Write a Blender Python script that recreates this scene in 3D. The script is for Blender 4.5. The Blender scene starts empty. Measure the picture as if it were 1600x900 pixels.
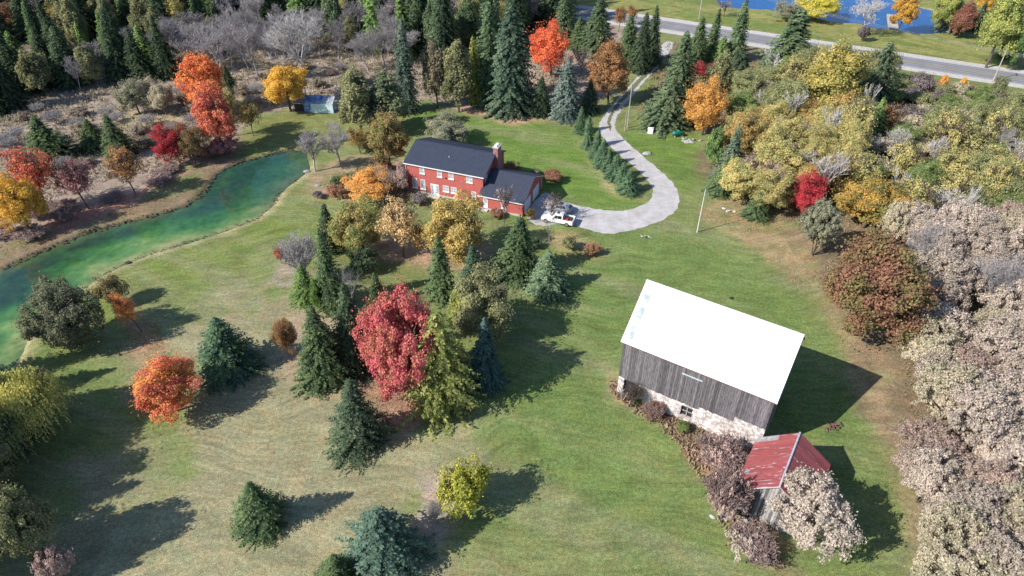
import bpy, bmesh, math, random
import numpy as np
from mathutils import Vector, Matrix
rnd = random.Random(11)
rg = np.random.default_rng(11)
SC = bpy.context.scene
COL = SC.collection
R = math.radians

# ------------------------------------------------------------------ camera
F_PX, PITCH, HGT = 1068.0, R(38.4), 62.0
cam = bpy.data.cameras.new('camera'); co = bpy.data.objects.new('camera', cam); COL.objects.link(co)
cam.sensor_width = 36.0; cam.lens = 36.0 * F_PX / 1600.0
cam.clip_start = 0.5; cam.clip_end = 6000
co.location = (0, 0, HGT); co.rotation_euler = (R(90) - PITCH, 0, 0)
SC.camera = co
# ------------------------------------------------------------------ light
SUN_AZ, SUN_EL = R(24.5), R(38)          # SUN_AZ: heading of the shadows from +X
w = bpy.data.worlds.new('World'); SC.world = w; w.use_nodes = True
nt = w.node_tree; nt.nodes.clear()
out = nt.nodes.new('ShaderNodeOutputWorld'); bg = nt.nodes.new('ShaderNodeBackground'); sky = nt.nodes.new('ShaderNodeTexSky')
sky.sky_type = 'NISHITA'; sky.sun_disc = False; sky.sun_elevation = SUN_EL; sky.sun_rotation = R(245.5)
sky.air_density = 1.0; sky.dust_density = 0.6; sky.ozone_density = 4.5
bg.inputs['Strength'].default_value = 0.115
nt.links.new(sky.outputs[0], bg.inputs[0]); nt.links.new(bg.outputs[0], out.inputs[0])
sl = bpy.data.lights.new('sun', 'SUN'); so = bpy.data.objects.new('sun', sl); COL.objects.link(so)
sl.energy = 4.7; sl.angle = R(0.5); sl.color = (1.0, 0.95, 0.87)
so.rotation_euler = Vector((math.cos(SUN_AZ) * math.cos(SUN_EL), math.sin(SUN_AZ) * math.cos(SUN_EL), -math.sin(SUN_EL))).to_track_quat('-Z', 'Y').to_euler()
so.location = (-60, -30, 90)
SC.view_settings.view_transform = 'Standard'; SC.view_settings.look = 'None'
SC.view_settings.exposure = 0.6; SC.view_settings.gamma = 1.0; SC.view_settings.use_curve_mapping = False
SC.cycles.max_bounces = 5; SC.cycles.diffuse_bounces = 3; SC.cycles.transmission_bounces = 3; SC.cycles.transparent_max_bounces = 4

# surveying helpers: where a point of the photograph meets the level z in the world
CP, SP = math.cos(PITCH), math.sin(PITCH)
def G(x, y, z=0.0):
    u = (x - 800) / F_PX; v = (450 - y) / F_PX
    dy, dz = CP + v * SP, -SP + v * CP
    t = (z - HGT) / dz
    return (u * t, dy * t)
def P(X, Y, Z=0.0):
    Z = Z - HGT
    dep = Y * CP - Z * SP; up = Y * SP + Z * CP
    return (800 + F_PX * X / dep, 450 - F_PX * up / dep)
def DEP(X, Y, Z=0.0): return Y * CP - (Z - HGT) * SP

# ------------------------------------------------------------------ object helpers
def tag(o, label=None, cat=None, group=None, kind=None):
    if label: o['label'] = label
    if cat: o['category'] = cat
    if group: o['group'] = group
    if kind: o['kind'] = kind
    return o
def thing(name, label, cat, loc=(0, 0, 0), rz=0.0, group=None):
    o = bpy.data.objects.new(name, None); COL.objects.link(o)
    o.empty_display_size = 0.3
    o.location = loc; o.rotation_euler = (0, 0, rz)
    return tag(o, label, cat, group)
def link(name, mesh, parent=None, mat=None):
    o = bpy.data.objects.new(name, mesh); COL.objects.link(o)
    if parent: o.parent = parent
    if mat: 
        if not mesh.materials: mesh.materials.append(mat)
        elif mesh.materials[0] != mat:
            o.material_slots[0].link = 'OBJECT'; o.material_slots[0].material = mat
    return o
def bobj(name, bm, mat, parent=None, smooth=False):
    me = bpy.data.meshes.new(name); bm.normal_update(); bm.to_mesh(me); bm.free()
    if smooth:
        for p in me.polygons: p.use_smooth = True
    mats = mat if isinstance(mat, (list, tuple)) else [mat]
    for m in mats: me.materials.append(m)
    o = bpy.data.objects.new(name, me); COL.objects.link(o)
    if parent: o.parent = parent
    return o
def box(bm, x0, y0, z0, x1, y1, z1, mi=0):
    vs = [bm.verts.new(p) for p in ((x0,y0,z0),(x1,y0,z0),(x1,y1,z0),(x0,y1,z0),(x0,y0,z1),(x1,y0,z1),(x1,y1,z1),(x0,y1,z1))]
    for f in ((3,2,1,0),(4,5,6,7),(0,1,5,4),(1,2,6,5),(2,3,7,6),(3,0,4,7)):
        bm.faces.new([vs[i] for i in f]).material_index = mi
    return vs
def nbox(name, x0, y0, z0, x1, y1, z1, mat, parent, bev=0.0):
    bm = bmesh.new(); box(bm, x0, y0, z0, x1, y1, z1)
    if bev: bmesh.ops.bevel(bm, geom=bm.edges[:], offset=bev, segments=1, affect='EDGES')
    return bobj(name, bm, mat, parent)
def prism(bm, pts, y0, y1, mi=0):
    """profile in x,z extruded from y0 to y1"""
    a = [bm.verts.new((p[0], y0, p[1])) for p in pts]; b = [bm.verts.new((p[0], y1, p[1])) for p in pts]
    n = len(pts)
    bm.faces.new(a).material_index = mi; bm.faces.new(b[::-1]).material_index = mi
    for i in range(n): bm.faces.new((a[(i+1)%n], a[i], b[i], b[(i+1)%n])).material_index = mi
    bmesh.ops.recalc_face_normals(bm, faces=bm.faces[:])
def tube(bm, p, q, r0, r1=None, n=6, mi=0):
    r1 = r0 if r1 is None else r1
    p, q = Vector(p), Vector(q); d = (q - p)
    if d.length < 1e-6: return
    d.normalize(); a = d.orthogonal().normalized(); b = d.cross(a)
    A, B = [], []
    for i in range(n):
        t = 2 * math.pi * i / n; o = a * math.cos(t) + b * math.sin(t)
        A.append(bm.verts.new(p + o * r0)); B.append(bm.verts.new(q + o * r1))
    for i in range(n): bm.faces.new((A[i], A[(i+1)%n], B[(i+1)%n], B[i])).material_index = mi
    bm.faces.new(A[::-1]).material_index = mi; bm.faces.new(B).material_index = mi

# ------------------------------------------------------------------ materials
def newmat(name):
    m = bpy.data.materials.new(name); m.use_nodes = True
    nt = m.node_tree; nt.nodes.clear()
    return m, nt, nt.nodes.new('ShaderNodeOutputMaterial')
def N(nt, t, **kw):
    n = nt.nodes.new(t)
    for k, v in kw.items(): setattr(n, k, v)
    return n
def C4(c): return (c[0], c[1], c[2], 1.0)
def mixc(nt, fac, a, b, mode='MIX'):
    m = N(nt, 'ShaderNodeMix', data_type='RGBA', blend_type=mode)
    for s, v in ((0, fac), (6, a), (7, b)):
        if hasattr(v, 'links'): nt.links.new(v, m.inputs[s])
        else: m.inputs[s].default_value = C4(v) if isinstance(v, (tuple, list)) else v
    return m.outputs[2]
def noise(nt, scale, detail=3, vec=None, rough=0.55):
    n = N(nt, 'ShaderNodeTexNoise'); n.inputs['Scale'].default_value = scale; n.inputs['Detail'].default_value = detail; n.inputs['Roughness'].default_value = rough
    if vec is not None: nt.links.new(vec, n.inputs['Vector'])
    return n.outputs['Fac']
def rampf(nt, fac, a, b, lo=0.0, hi=1.0):
    m = N(nt, 'ShaderNodeMapRange'); nt.links.new(fac, m.inputs[0])
    for i, v in zip((1, 2, 3, 4), (a, b, lo, hi)): m.inputs[i].default_value = v
    return m.outputs[0]
def coords(nt, scale=(1, 1, 1), which='Object'):
    tc = N(nt, 'ShaderNodeTexCoord'); mp = N(nt, 'ShaderNodeMapping'); mp.inputs['Scale'].default_value = scale
    nt.links.new(tc.outputs[which], mp.inputs[0]); return mp.outputs[0]
def plain(name, c, rough=0.7, var=0.25, scale=3.0, metal=0.0, stretch=(1, 1, 1), c2=None, bump=0.0, per_island=0.0, spec=0.4):
    m, nt, out = newmat(name)
    b = N(nt, 'ShaderNodeBsdfPrincipled'); b.inputs['Roughness'].default_value = rough; b.inputs['Metallic'].default_value = metal
    b.inputs['Specular IOR Level'].default_value = spec
    v = coords(nt, stretch); nf = noise(nt, scale, 4, v)
    c2 = c2 or tuple(x * (1 - var) for x in c)
    col = mixc(nt, rampf(nt, nf, 0.35, 0.65), c, c2)
    if per_island:
        g = N(nt, 'ShaderNodeNewGeometry'); oi = N(nt, 'ShaderNodeObjectInfo')
        ad = N(nt, 'ShaderNodeMath', operation='ADD'); nt.links.new(g.outputs['Random Per Island'], ad.inputs[0]); nt.links.new(oi.outputs['Random'], ad.inputs[1])
        fr = N(nt, 'ShaderNodeMath', operation='FRACT'); nt.links.new(ad.outputs[0], fr.inputs[0])
        k = rampf(nt, fr.outputs[0], 0, 1, 1 - per_island, 1 + per_island)
        vm = N(nt, 'ShaderNodeVectorMath', operation='SCALE'); nt.links.new(col, vm.inputs[0]); nt.links.new(k, vm.inputs['Scale']); col = vm.outputs[0]
    nt.links.new(col, b.inputs['Base Color'])
    if bump:
        bp = N(nt, 'ShaderNodeBump'); bp.inputs['Strength'].default_value = bump; bp.inputs['Distance'].default_value = 0.05
        nt.links.new(nf, bp.inputs['Height']); nt.links.new(bp.outputs[0], b.inputs['Normal'])
    nt.links.new(b.outputs[0], out.inputs[0])
    return m
_leaf = {}
def leafmat(a, b, spread=0.35, nscale=0.55, trans=0.38):
    key = (a, b, spread, nscale)
    if key in _leaf: return _leaf[key]
    m, nt, out = newmat('leaf_material')
    kk = 2.6 if max(a) < .16 else (1.6 if max(a) < .3 else (1.35 if max(a) < .5 else 1.12))
    def soften(c):
        g = .3 * c[0] + .59 * c[1] + .11 * c[2]
        return tuple(min(.85, (x * .86 + g * .14) * kk) for x in c)
    a = soften(a); b = soften(b)
    g = N(nt, 'ShaderNodeNewGeometry'); oi = N(nt, 'ShaderNodeObjectInfo')
    tc = N(nt, 'ShaderNodeTexCoord')
    off = N(nt, 'ShaderNodeVectorMath', operation='ADD'); nt.links.new(tc.outputs['Object'], off.inputs[0]); nt.links.new(oi.outputs['Location'], off.inputs[1])
    nf = noise(nt, nscale, 3, off.outputs[0])
    fa = rampf(nt, nf, 0.38, 0.62, -0.15, 1.15)
    isl = rampf(nt, g.outputs['Random Per Island'], 0, 1, -0.3, 0.3)
    ad = N(nt, 'ShaderNodeMath', operation='ADD'); ad.use_clamp = True
    nt.links.new(fa, ad.inputs[0]); nt.links.new(isl, ad.inputs[1])
    c = mixc(nt, ad.outputs[0], a, b)
    # every leaf spray has its own tone
    mu = N(nt, 'ShaderNodeMath', operation='MULTIPLY'); mu.inputs[1].default_value = 7.31
    nt.links.new(g.outputs['Random Per Island'], mu.inputs[0])
    fr = N(nt, 'ShaderNodeMath', operation='FRACT'); nt.links.new(mu.outputs[0], fr.inputs[0])
    k1 = rampf(nt, fr.outputs[0], 0, 1, 1 - spread, 1 + spread)
    k2 = rampf(nt, oi.outputs['Random'], 0, 1, 0.86, 1.14)
    km = N(nt, 'ShaderNodeMath', operation='MULTIPLY'); nt.links.new(k1, km.inputs[0]); nt.links.new(k2, km.inputs[1])
    vm = N(nt, 'ShaderNodeVectorMath', operation='SCALE'); nt.links.new(c, vm.inputs[0]); nt.links.new(km.outputs[0], vm.inputs['Scale'])
    d = N(nt, 'ShaderNodeBsdfDiffuse'); t = N(nt, 'ShaderNodeBsdfTranslucent'); mx = N(nt, 'ShaderNodeMixShader'); mx.inputs[0].default_value = trans
    nt.links.new(vm.outputs[0], d.inputs[0]); nt.links.new(vm.outputs[0], t.inputs[0])
    nt.links.new(d.outputs[0], mx.inputs[1]); nt.links.new(t.outputs[0], mx.inputs[2]); nt.links.new(mx.outputs[0], out.inputs[0])
    _leaf[key] = m
    return m

M = {}
M['bark'] = plain('bark_material', (0.13, 0.10, 0.08), 0.9, 0.4, 4, stretch=(1, 1, .3))
M['greybark'] = plain('grey_bark_material', (0.40, 0.37, 0.37), 0.9, 0.35, 4, stretch=(1, 1, .3))
M['pinkbark'] = plain('pinkish_twig_material', (0.34, 0.24, 0.22), 0.9, 0.35, 4)
M['palebark'] = plain('pale_bark_material', (0.62, 0.58, 0.55), 0.85, 0.35, 5)
M['board'] = plain('weathered_board_material', (0.19, 0.17, 0.175), 0.85, 0.5, 6, stretch=(3, 3, .25), c2=(0.075, 0.07, 0.08), per_island=0.38)
M['board_pale'] = plain('bleached_board_material', (0.50, 0.47, 0.46), 0.85, 0.4, 5, stretch=(3, 3, .4), c2=(0.25, 0.23, 0.23), per_island=0.25)
M['rustwood'] = plain('rafter_end_material', (0.22, 0.10, 0.09), 0.8, 0.4, 5)
M['whiteroof'] = plain('white_metal_roof_material', (0.84, 0.84, 0.83), 0.42, 0.03, 0.4, spec=0.5)
M['greysheet'] = plain('grey_translucent_sheet_material', (0.42, 0.47, 0.5), 0.4, 0.2, 1)
M['stone'] = plain('whitewashed_stone_material', (0.68, 0.63, 0.60), 0.85, 0.4, 2.2, c2=(0.42, 0.35, 0.33), per_island=0.35, bump=.3)
M['mortar'] = plain('mortar_material', (0.42, 0.38, 0.36), 0.9, 0.3, 4)
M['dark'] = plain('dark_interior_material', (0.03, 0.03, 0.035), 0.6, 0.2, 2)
M['trim'] = plain('white_trim_material', (0.78, 0.76, 0.76), 0.5, 0.06, 2)
M['blackroof'] = plain('dark_metal_roof_material', (0.040, 0.048, 0.075), 0.5, 0.15, 1.0, spec=0.5)
M['concrete'] = plain('concrete_material', (0.5, 0.47, 0.45), 0.85, 0.2, 2)
M['doorpanel'] = plain('garage_door_material', (0.72, 0.73, 0.76), 0.45, 0.05, 1)
M['whitepaint'] = plain('white_car_paint', (0.80, 0.79, 0.78), 0.25, 0.03, 1, spec=0.6)
M['silver'] = plain('silver_car_paint', (0.42, 0.43, 0.46), 0.28, 0.05, 1, metal=0.3, spec=0.6)
M['tyre'] = plain('tyre_rubber', (0.025, 0.025, 0.027), 0.85, 0.2, 3)
M['rim'] = plain('alloy_rim', (0.45, 0.45, 0.46), 0.35, 0.1, 3, metal=0.7)
M['glass'] = plain('dark_car_glass', (0.02, 0.025, 0.03), 0.08, 0.05, 1, spec=0.8)
M['pane'] = plain('window_pane_glass', (0.25, 0.29, 0.33), 0.1, 0.5, 2.5, spec=0.8, c2=(0.45, 0.48, 0.5))
M['red'] = plain('red_plastic', (0.35, 0.03, 0.03), 0.5, 0.3, 4)
M['lamp'] = plain('lens_plastic', (0.75, 0.75, 0.72), 0.2, 0.05, 2)
M['pole'] = plain('weathered_pole_wood', (0.42, 0.37, 0.33), 0.85, 0.3, 4, stretch=(1, 1, .2))
M['whitepole'] = plain('white_pole_paint', (0.7, 0.69, 0.68), 0.6, 0.1, 4)
M['wire'] = plain('wire_material', (0.25, 0.25, 0.26), 0.5, 0.1, 2)
M['teal'] = plain('teal_tank_paint', (0.03, 0.30, 0.24), 0.4, 0.2, 2)
M['rock'] = plain('fieldstone_material', (0.42, 0.40, 0.39), 0.9, 0.4, 1.6, bump=.4, per_island=0.25)
M['bluetarp'] = plain('blue_tarp_material', (0.03, 0.09, 0.28), 0.45, 0.5, 1.2, c2=(0.30, 0.42, 0.6))
M['aqua'] = plain('aqua_sheet_material', (0.55, 0.74, 0.78), 0.55, 0.2, 1.4, c2=(0.62, 0.75, 0.74))
M['greyroof'] = plain('grey_board_roof_material', (0.42, 0.44, 0.48), 0.7, 0.3, 1.5)
M['plank'] = plain('plank_material', (0.5, 0.45, 0.4), 0.85, 0.35, 2)

def brick_mat():
    m, nt, out = newmat('red_brick_material')
    b = N(nt, 'ShaderNodeBsdfPrincipled'); b.inputs['Roughness'].default_value = 0.85
    v = coords(nt)
    br = N(nt, 'ShaderNodeTexBrick'); br.inputs['Scale'].default_value = 1.0
    br.inputs['Brick Width'].default_value = 0.22; br.inputs['Row Height'].default_value = 0.075; br.inputs['Mortar Size'].default_value = 0.008
    br.inputs['Color1'].default_value = C4((0.47, 0.085, 0.072)); br.inputs['Color2'].default_value = C4((0.38, 0.062, 0.055)); br.inputs['Mortar'].default_value = C4((0.36, 0.16, 0.14))
    # turn x,y,z into along-wall, height
    sep = N(nt, 'ShaderNodeSeparateXYZ'); nt.links.new(v, sep.inputs[0])
    ad = N(nt, 'ShaderNodeMath', operation='ADD'); nt.links.new(sep.outputs[0], ad.inputs[0]); nt.links.new(sep.outputs[1], ad.inputs[1])
    cb = N(nt, 'ShaderNodeCombineXYZ'); nt.links.new(ad.outputs[0], cb.inputs[0]); nt.links.new(sep.outputs[2], cb.inputs[1])
    nt.links.new(cb.outputs[0], br.inputs['Vector'])
    nf = noise(nt, 0.9, 4, v)
    c = mixc(nt, rampf(nt, nf, .35, .7, 0, .5), br.outputs['Color'], (0.5, 0.13, 0.11))
    nt.links.new(c, b.inputs['Base Color']); nt.links.new(b.outputs[0], out.inputs[0])
    return m
M['brick'] = brick_mat()
def redroof_mat():
    m, nt, out = newmat('peeling_red_roof_material')
    b = N(nt, 'ShaderNodeBsdfPrincipled'); b.inputs['Roughness'].default_value = 0.5; b.inputs['Metallic'].default_value = 0.15
    v = coords(nt, (0.28, 2.6, 0.28)); n1 = noise(nt, 1.7, 5, v, .65)
    v2 = coords(nt, (0.5, 6, 0.5)); n2 = noise(nt, 2.2, 4, v2, .7)
    oi = N(nt, 'ShaderNodeObjectInfo')
    c = mixc(nt, rampf(nt, n2, .35, .65), (0.34, 0.085, 0.085), (0.20, 0.05, 0.055))
    c = mixc(nt, rampf(nt, oi.outputs['Random'], 0, 1, 0, .45), c, (0.42, 0.13, 0.12))
    c = mixc(nt, rampf(nt, n1, .585, .66, 0, .8), c, (0.50, 0.45, 0.48))
    nt.links.new(c, b.inputs['Base Color']); nt.links.new(b.outputs[0], out.inputs[0])
    return m
M['redroof'] = redroof_mat()

# ------------------------------------------------------------------ ground
def poly(pts): return np.array([G(*p) for p in pts])
def sdist(X, Y, pg):
    """signed distance (negative inside) to polygon pg"""
    n = len(pg); d2 = np.full(X.shape, 1e18); ins = np.zeros(X.shape, bool)
    for i in range(n):
        ax, ay = pg[i]; bx, by = pg[(i + 1) % n]
        ex, ey = bx - ax, by - ay; L = ex * ex + ey * ey + 1e-12
        t = np.clip(((X - ax) * ex + (Y - ay) * ey) / L, 0, 1)
        d2 = np.minimum(d2, (X - ax - t * ex) ** 2 + (Y - ay - t * ey) ** 2)
        c = ((ay > Y) != (by > Y)) & (X < (bx - ax) * (Y - ay) / (by - ay + 1e-12) + ax)
        ins ^= c
    return np.where(ins, -1, 1) * np.sqrt(d2)
def dline(X, Y, pts):
    d2 = np.full(X.shape, 1e18)
    for (ax, ay), (bx, by) in zip(pts[:-1], pts[1:]):
        ex, ey = bx - ax, by - ay; L = ex * ex + ey * ey + 1e-12
        t = np.clip(((X - ax) * ex + (Y - ay) * ey) / L, 0, 1)
        d2 = np.minimum(d2, (X - ax - t * ex) ** 2 + (Y - ay - t * ey) ** 2)
    return np.sqrt(d2)
def vnoise(X, Y, s, seed):
    r = np.random.default_rng(seed); T = r.random((256, 256))
    x = X / s + 1000; y = Y / s + 1000
    xi = np.floor(x).astype(int); yi = np.floor(y).astype(int); fx = x - xi; fy = y - yi
    fx = fx * fx * (3 - 2 * fx); fy = fy * fy * (3 - 2 * fy)
    g = lambda a, b: T[a % 256, b % 256]
    return (g(xi, yi) * (1 - fx) + g(xi + 1, yi) * fx) * (1 - fy) + (g(xi, yi + 1) * (1 - fx) + g(xi + 1, yi + 1) * fx) * fy
def fbm(X, Y, s, seed): return .5 * vnoise(X, Y, s, seed) + .3 * vnoise(X, Y, s / 2.1, seed + 1) + .2 * vnoise(X, Y, s / 4.3, seed + 2)

POND_FAR = [(-260, 480), (-120, 452), (0, 421), (50, 397), (123, 367), (150, 357), (233, 337), (283, 323), (310, 307), (325, 290), (338, 270), (372, 252), (410, 243), (455, 232), (478, 238)]
POND_NEAR = [(484, 262), (468, 276), (446, 292), (433, 306), (425, 320), (400, 341), (350, 360), (300, 376), (233, 396), (185, 415), (150, 434), (110, 465), (70, 495), (43, 522), (33, 550), (16, 576), (-8, 602), (-60, 690), (-160, 800), (-300, 800)]
pond = poly(POND_FAR + POND_NEAR)
nearbank = poly(POND_NEAR)
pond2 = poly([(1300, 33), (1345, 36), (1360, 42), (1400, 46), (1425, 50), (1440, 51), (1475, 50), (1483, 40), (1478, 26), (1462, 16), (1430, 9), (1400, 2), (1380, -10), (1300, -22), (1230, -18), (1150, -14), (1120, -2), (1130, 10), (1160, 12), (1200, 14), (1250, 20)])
marsh = poly([(-900, 520), (-260, 440), (0, 395), (60, 372), (150, 335), (250, 300), (320, 262), (370, 222), (400, 180), (470, 172), (540, 175), (640, 168), (700, 165), (760, 180), (840, 186), (905, 190), (935, 165), (975, 130), (1010, 92), (1030, 62), (1000, 40), (900, 20), (850, -90), (-900, -90)])
thick = poly([(1052, 62), (1100, 60), (1250, 85), (1400, 118), (1600, 148), (1900, 200), (2300, 900), (1500, 1100), (1470, 900), (1430, 780), (1400, 690), (1375, 620), (1395, 590), (1330, 530), (1290, 470), (1270, 400), (1240, 350), (1160, 325), (1110, 280), (1100, 235), (1090, 205), (1020, 205), (1000, 165), (1010, 130)])
Zn = lambda p: poly(p)
brightback = Zn([(640, 172), (760, 186), (880, 196), (912, 215), (950, 262), (985, 305), (1010, 318), (950, 330), (880, 305), (800, 270), (720, 235), (650, 200)])
leftslope = Zn([(500, 300), (530, 330), (500, 380), (430, 400), (330, 430), (240, 470), (100, 560), (60, 640), (20, 620), (60, 560), (140, 450), (300, 385), (430, 330), (460, 300)])
dry = Zn([(180, 520), (330, 450), (470, 440), (560, 560), (640, 680), (700, 700), (650, 800), (640, 1000), (0, 1000), (160, 760), (330, 640), (230, 590)])
rightgreen = Zn([(800, 350), (900, 370), (1040, 355), (1120, 380), (1220, 450), (1320, 560), (1370, 620), (1380, 760), (1400, 900), (1300, 860), (1150, 880), (1100, 790), (1020, 690), (960, 640), (1010, 760), (1000, 850), (830, 720), (790, 640), (880, 520), (860, 420)])
drivegreen = Zn([(960, 195), (1010, 205), (1090, 208), (1100, 240), (1100, 280), (1075, 300), (1062, 292), (1030, 262), (985, 230), (965, 208)])
LITTER = [([(1085, 330), (1120, 305), (1200, 330), (1262, 372), (1290, 430), (1240, 440), (1180, 385), (1100, 352)], (0.33, 0.235, 0.145), .65),
          ([(1240, 400), (1290, 440), (1340, 520), (1400, 590), (1380, 625), (1430, 780), (1500, 960), (1450, 960), (1395, 790), (1365, 650), (1340, 560), (1270, 490)], (0.30, 0.23, 0.145), .6),
          ([(545, 575), (640, 590), (650, 660), (600, 655), (555, 620)], (0.42, 0.20, 0.16), .85),
          ([(565, 375), (700, 360), (770, 400), (730, 425), (640, 415), (575, 410)], (0.38, 0.25, 0.18), .8),
          ([(440, 490), (560, 520), (560, 600), (520, 610), (440, 560)], (0.34, 0.25, 0.19), .6),
          ([(195, 500), (250, 505), (260, 545), (215, 560), (190, 530)], (0.42, 0.20, 0.15), .6),
          ([(420, 400), (455, 395), (460, 450), (430, 450)], (0.34, 0.28, 0.27), .7),
          ([(660, 760), (700, 760), (712, 800), (690, 825), (655, 810)], (0.38, 0.30, 0.28), .75),
          ([(1055, 650), (1180, 690), (1190, 790), (1230, 890), (1140, 850), (1100, 760), (1060, 700)], (0.34, 0.20, 0.155), .9),
          ([(955, 590), (985, 600), (1090, 660), (1080, 690), (1010, 650), (955, 620)], (0.33, 0.23, 0.155), .85),
          ([(720, 165), (860, 170), (880, 192), (790, 190), (730, 182)], (0.42, 0.25, 0.18), .8),
          ([(905, 215), (935, 235), (1000, 310), (955, 300), (925, 262)], (0.36, 0.29, 0.17), .6),
          ([(330, 245), (360, 225), (300, 270), (180, 330), (60, 365), (60, 350), (170, 315), (240, 290), (290, 255)], (0.33, 0.17, 0.135), .8),
          ([(-60, 430), (0, 395), (60, 372), (130, 345), (210, 318), (290, 296), (325, 268), (352, 240), (385, 225), (360, 262), (335, 285), (318, 305), (285, 322), (235, 336), (150, 356), (60, 392), (0, 420)], (0.19, 0.125, 0.095), .75),
          ([(500, 255), (560, 240), (640, 250), (640, 300), (600, 330), (500, 310), (470, 300)], (0.31, 0.22, 0.16), .7),
          ([(840, 355), (900, 360), (945, 395), (900, 402), (850, 380)], (0.36, 0.24, 0.15), .6)]
ROADD = [G(1032, 38), G(1600, 124)]
rd = np.array(ROADD); rdir = (rd[1] - rd[0]) / np.linalg.norm(rd[1] - rd[0]); rnor = np.array([-rdir[1], rdir[0]])

def ground():
    xs = np.concatenate([[-3000, -1500, -700, -400, -260, -200], np.arange(-165, 185, 0.7), [200, 240, 300, 450, 800, 1600, 3000]])
    ys = np.concatenate([[-600, -200, -60, 0, 14], np.arange(22, 128, 0.55), np.arange(128, 262, 1.0), [275, 300, 360, 500, 900, 1800, 3600]])
    X, Y = np.meshgrid(xs, ys); nx, ny = len(xs), len(ys)
    dp = sdist(X, Y, pond); dp2 = sdist(X, Y, pond2)
    Z = np.where(dp < 0.6, -np.clip((0.6 - dp) * 0.55, 0, 1.6), 0.0)
    Z = np.where(dp2 < 0.6, -np.clip((0.6 - dp2) * 0.5, 0, 1.8), Z)
    n1 = fbm(X, Y, 9, 3); n2 = fbm(X, Y, 2.6, 7); n3 = fbm(X, Y, 26, 15)
    green = np.array([0.112, 0.168, 0.050]); brt = np.array([0.105, 0.175, 0.038]); dryc = np.array([0.235, 0.226, 0.135]); olive = np.array([0.135, 0.170, 0.060])
    def S(d, wd): 
        t = np.clip(0.5 - (d + (n1 - .5) * wd * 2.2 + (n2 - .5) * wd * 1.4) / wd, 0, 1); return (t * t * (3 - 2 * t))[..., None]
    c = np.broadcast_to(olive, X.shape + (3,)).copy()
    c = c * (1 - .55 * n1[..., None]) + green * .55 * n1[..., None]
    def lay(pg, col, wd, k=1.0, mod=None):
        nonlocal c
        a = S(sdist(X, Y, pg), wd) * k
        if mod is not None: a = a * mod[..., None]
        c = c * (1 - a) + np.array(col) * a
    lay(rightgreen, green, 8, .85); lay(dry, dryc, 9, .95); lay(leftslope, (0.13, 0.175, 0.045), 6, .85)
    lay(brightback, brt, 3.0, .95); lay(drivegreen, (0.10, 0.165, 0.035), 2.5, .9)
    # streaky mowing and dry patches
    st = fbm(X * .5 + Y * .9, (Y * .45 - X * .8) * .18, 3.4, 33)
    k = np.clip((st - .46) * 3.4, 0, 1)[..., None] * .62
    c = c * (1 - k) + dryc * np.array([.82, .9, .8]) * k
    k = np.clip((n3 - .52) * 4, 0, 1)[..., None] * .35
    c = c * (1 - k) + np.array([0.21, 0.19, 0.10]) * k
    lay(thick, (0.17, 0.135, 0.085), 4)
    lay(marsh, (0.25, 0.21, 0.17), 4)
    lay(Zn([(380, 215), (405, 182), (470, 176), (545, 180), (640, 178), (640, 200), (560, 208), (500, 205), (455, 222), (400, 236)]), (0.15, 0.17, 0.06), 2.5)
    lay(Zn([(190, 178), (260, 168), (330, 150), (400, 152), (410, 165), (320, 175), (240, 200), (150, 232)]), (0.30, 0.27, 0.16), 3, .8)
    lay(Zn([(-260, 40), (60, 80), (180, 110), (280, 100), (330, 60), (420, 55), (540, 66), (640, 90), (740, 110), (850, 80), (900, 60), (930, 40), (880, -60), (-400, -60)]), (0.10, 0.085, 0.055), 4, .8)  # forest floor, with the shade between the trees darkened into its colour
    # verges across the road
    du = (X - rd[0][0]) * rnor[0] + (Y - rd[0][1]) * rnor[1]
    v = np.clip((du - 5) / 3, 0, 1)[..., None] * (X > 20)[..., None]
    vc = np.where((fbm(X + Y, du * 1.2, 6, 5) > .5)[..., None], [0.19, 0.20, 0.07], [0.13, 0.17, 0.05])
    c = c * (1 - v) + vc * v
    for pts, col, k in LITTER:
        lay(poly(pts), col, 3.0, k, np.clip(.55 + (n2 - .35) * 2.2, 0, 1))
    # worn earth along the water
    dnb = dline(X, Y, nearbank)
    t = np.clip(1 - np.abs(dp - 0.5) / (.9 + 1.6 * n1), 0, 1)[..., None] * .8
    near = np.clip((dp + 3 - dnb) / 2, 0, 1)[..., None] * (.55 + .45 * n2[..., None])
    c = c * (1 - t * near) + np.array([0.36, 0.31, 0.18]) * t * near
    t = np.clip(1 - np.abs(dp - 0.1) / .8, 0, 1)[..., None] * .8 * (1 - near)
    c = c * (1 - t) + np.array([0.13, 0.09, 0.06]) * t
    t = np.clip(1 - np.abs(dp2 - 0.2) / 1.3, 0, 1)[..., None] * .6
    c = c * (1 - t) + np.array([0.33, 0.28, 0.18]) * t
    # small random tonal patches
    c *= (0.80 + 0.4 * vnoise(X, Y, 1.3, 51) * .6 + 0.4 * n2)[..., None] ** 1.0
    c = np.clip(c, .01, .9)
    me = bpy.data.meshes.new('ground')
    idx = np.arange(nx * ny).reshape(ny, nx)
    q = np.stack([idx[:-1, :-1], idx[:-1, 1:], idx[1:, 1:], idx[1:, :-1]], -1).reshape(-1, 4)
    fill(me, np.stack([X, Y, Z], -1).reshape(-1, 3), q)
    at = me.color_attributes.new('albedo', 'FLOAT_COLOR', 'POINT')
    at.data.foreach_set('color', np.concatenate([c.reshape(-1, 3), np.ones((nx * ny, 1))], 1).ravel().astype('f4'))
    m, nt, out = newmat('ground_material')
    b = N(nt, 'ShaderNodeBsdfPrincipled'); b.inputs['Roughness'].default_value = 0.95; b.inputs['Specular IOR Level'].default_value = 0.1
    a = N(nt, 'ShaderNodeAttribute', attribute_name='albedo')
    v = coords(nt)
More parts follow.
